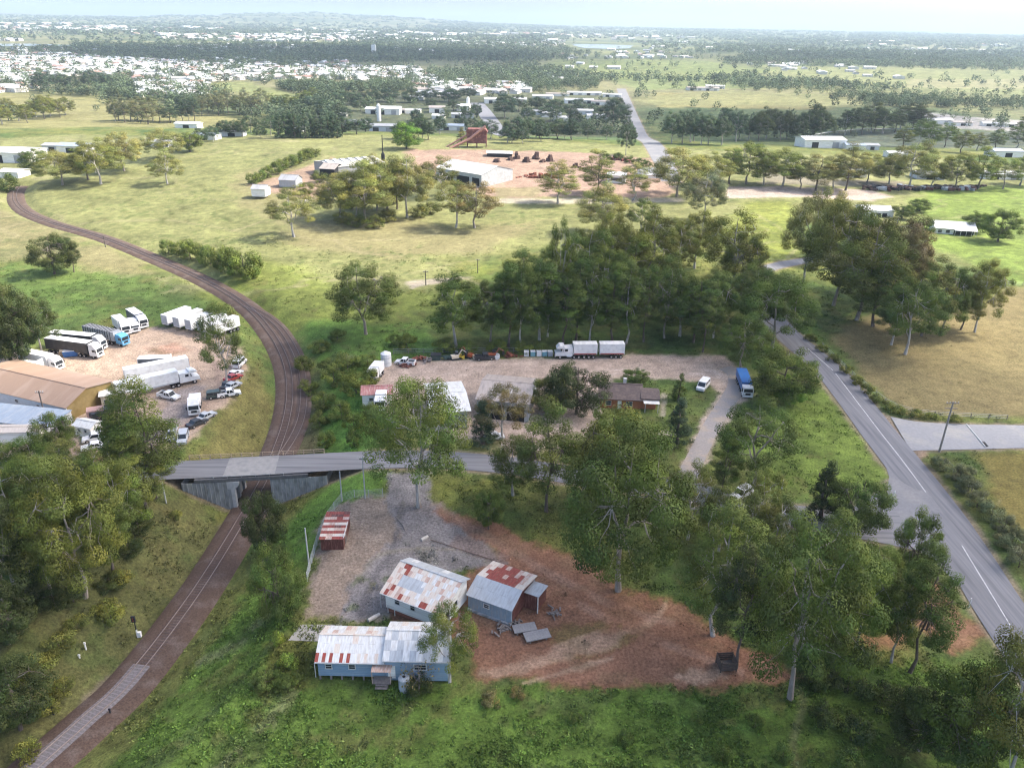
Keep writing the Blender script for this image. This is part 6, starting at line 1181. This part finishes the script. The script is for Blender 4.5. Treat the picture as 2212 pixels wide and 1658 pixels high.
def ico(sub=2):
    import bmesh
    b = bmesh.new(); bmesh.ops.create_icosphere(b, subdivisions=sub, radius=1); b.verts.ensure_lookup_table()
    V = np.array([v.co[:] for v in b.verts]); F = np.array([[v.index for v in f.verts] for f in b.faces]); b.free(); return V, F
def cloud(name, pts, n, rad, seed, zc=1400., z=0., jit=14):
    """a cloud of many thin puffs; pts = outline of the ground it shades"""
    g = np.random.default_rng(seed); poly = np.array([P(*q, z)[:2] for q in pts]); V0, F0 = ico(2); lo, hi = poly.min(0), poly.max(0); Vs = []; Fs = []; k = 0
    while k < n:
        q = g.uniform(lo-jit, hi+jit)
        if polymask(q[:1], q[1:], poly, 1., 0, 5)[0] < .5: continue
        zz = zc+g.uniform(-60, 60); c = np.array([q[0], q[1], 0])+SUNV*zz/SUNV[2]; r = rad*g.uniform(.6, 1.3)
        Vs.append(V0*np.array([r, r*g.uniform(.8, 1.2), r*.55])*(1+.18*g.standard_normal((len(V0), 1)))+c); Fs.append(F0+k*len(V0)); k += 1
    o = add(name, npmesh(name, np.vstack(Vs), np.vstack(Fs), [CLOUDM], None, True)); o['kind'] = 'stuff'; o['label'] = 'pale cloud drifting high above the paddocks'; o['category'] = 'cloud'
HAZE, EXPO = 1.0e-4, 1.68
cloud('cloud', [(-900, 960), (200, 960), (420, 960), (560, 900), (700, 740), (900, 720), (1300, 640), (1650, 660), (1800, 760), (1900, 900), (2200, 1010), (3400, 1100), (3400, 2400), (-1200, 2400)], 190, 34, 3)
cloud('cloud', [(-900, 760), (60, 640), (500, 660), (640, 640), (900, 650), (1500, 640), (1900, 720), (2300, 860), (2300, 1000), (1700, 950), (900, 900), (-900, 1000)], 26, 30, 4)
cloud('cloud', [(600, 225), (900, 205), (1340, 215), (1420, 300), (1340, 318), (1000, 300), (560, 296)], 28, 60, 5, z=-8)
cloud('cloud', [(1400, 240), (1800, 225), (2050, 240), (2250, 330), (1700, 325), (1430, 330)], 50, 60, 6, z=-8)
cloud('cloud', [(100, 98), (1150, 108), (1100, 128), (600, 135), (250, 122)], 60, 260, 8, z=0)
cloud('cloud', [(1500, 110), (2400, 112), (2400, 128), (1500, 130)], 30, 240, 9, z=0)

def haze():
    m, n, o = nt('haze_air'); v = node(n, 'ShaderNodeVolumePrincipled'); v.inputs['Color'].default_value = (.47, .575, .68, 1); v.inputs['Density'].default_value = HAZE; v.inputs['Anisotropy'].default_value = .15
    n.links.new(v.outputs[0], o.inputs['Volume'])
    b = MB(); zl, zh = -40., 430.; b.box((0, 8000, (zl+zh)/2), (62000, 48000, zh-zl)); ob = b.build('haze', m); ob['kind'] = 'stuff'
haze()
cam = bpy.data.cameras.new('camera'); co = bpy.data.objects.new('camera', cam); COL.objects.link(co); SC.camera = co
cam.sensor_width = 36.; cam.lens = 36.*FPX/2212.; cam.clip_end = 80000.; cam.clip_start = .5
from mathutils import Matrix
co.matrix_world = Matrix(((RT[0], UP[0], -FW[0], 0), (RT[1], UP[1], -FW[1], 0), (RT[2], UP[2], -FW[2], CH), (0, 0, 0, 1)))
vs = SC.view_settings; vs.view_transform = 'Standard'; vs.look = 'None'; vs.gamma = 1.; vs.exposure = EXPO; vs.use_curve_mapping = False
cy = SC.cycles; cy.use_denoising = True; cy.filter_width = 1.2; cy.max_bounces = 6; cy.diffuse_bounces = 3; cy.glossy_bounces = 2; cy.transmission_bounces = 3; cy.volume_bounces = 1; cy.transparent_max_bounces = 14
try: cy.denoiser = 'OPENIMAGEDENOISE'
except Exception: pass
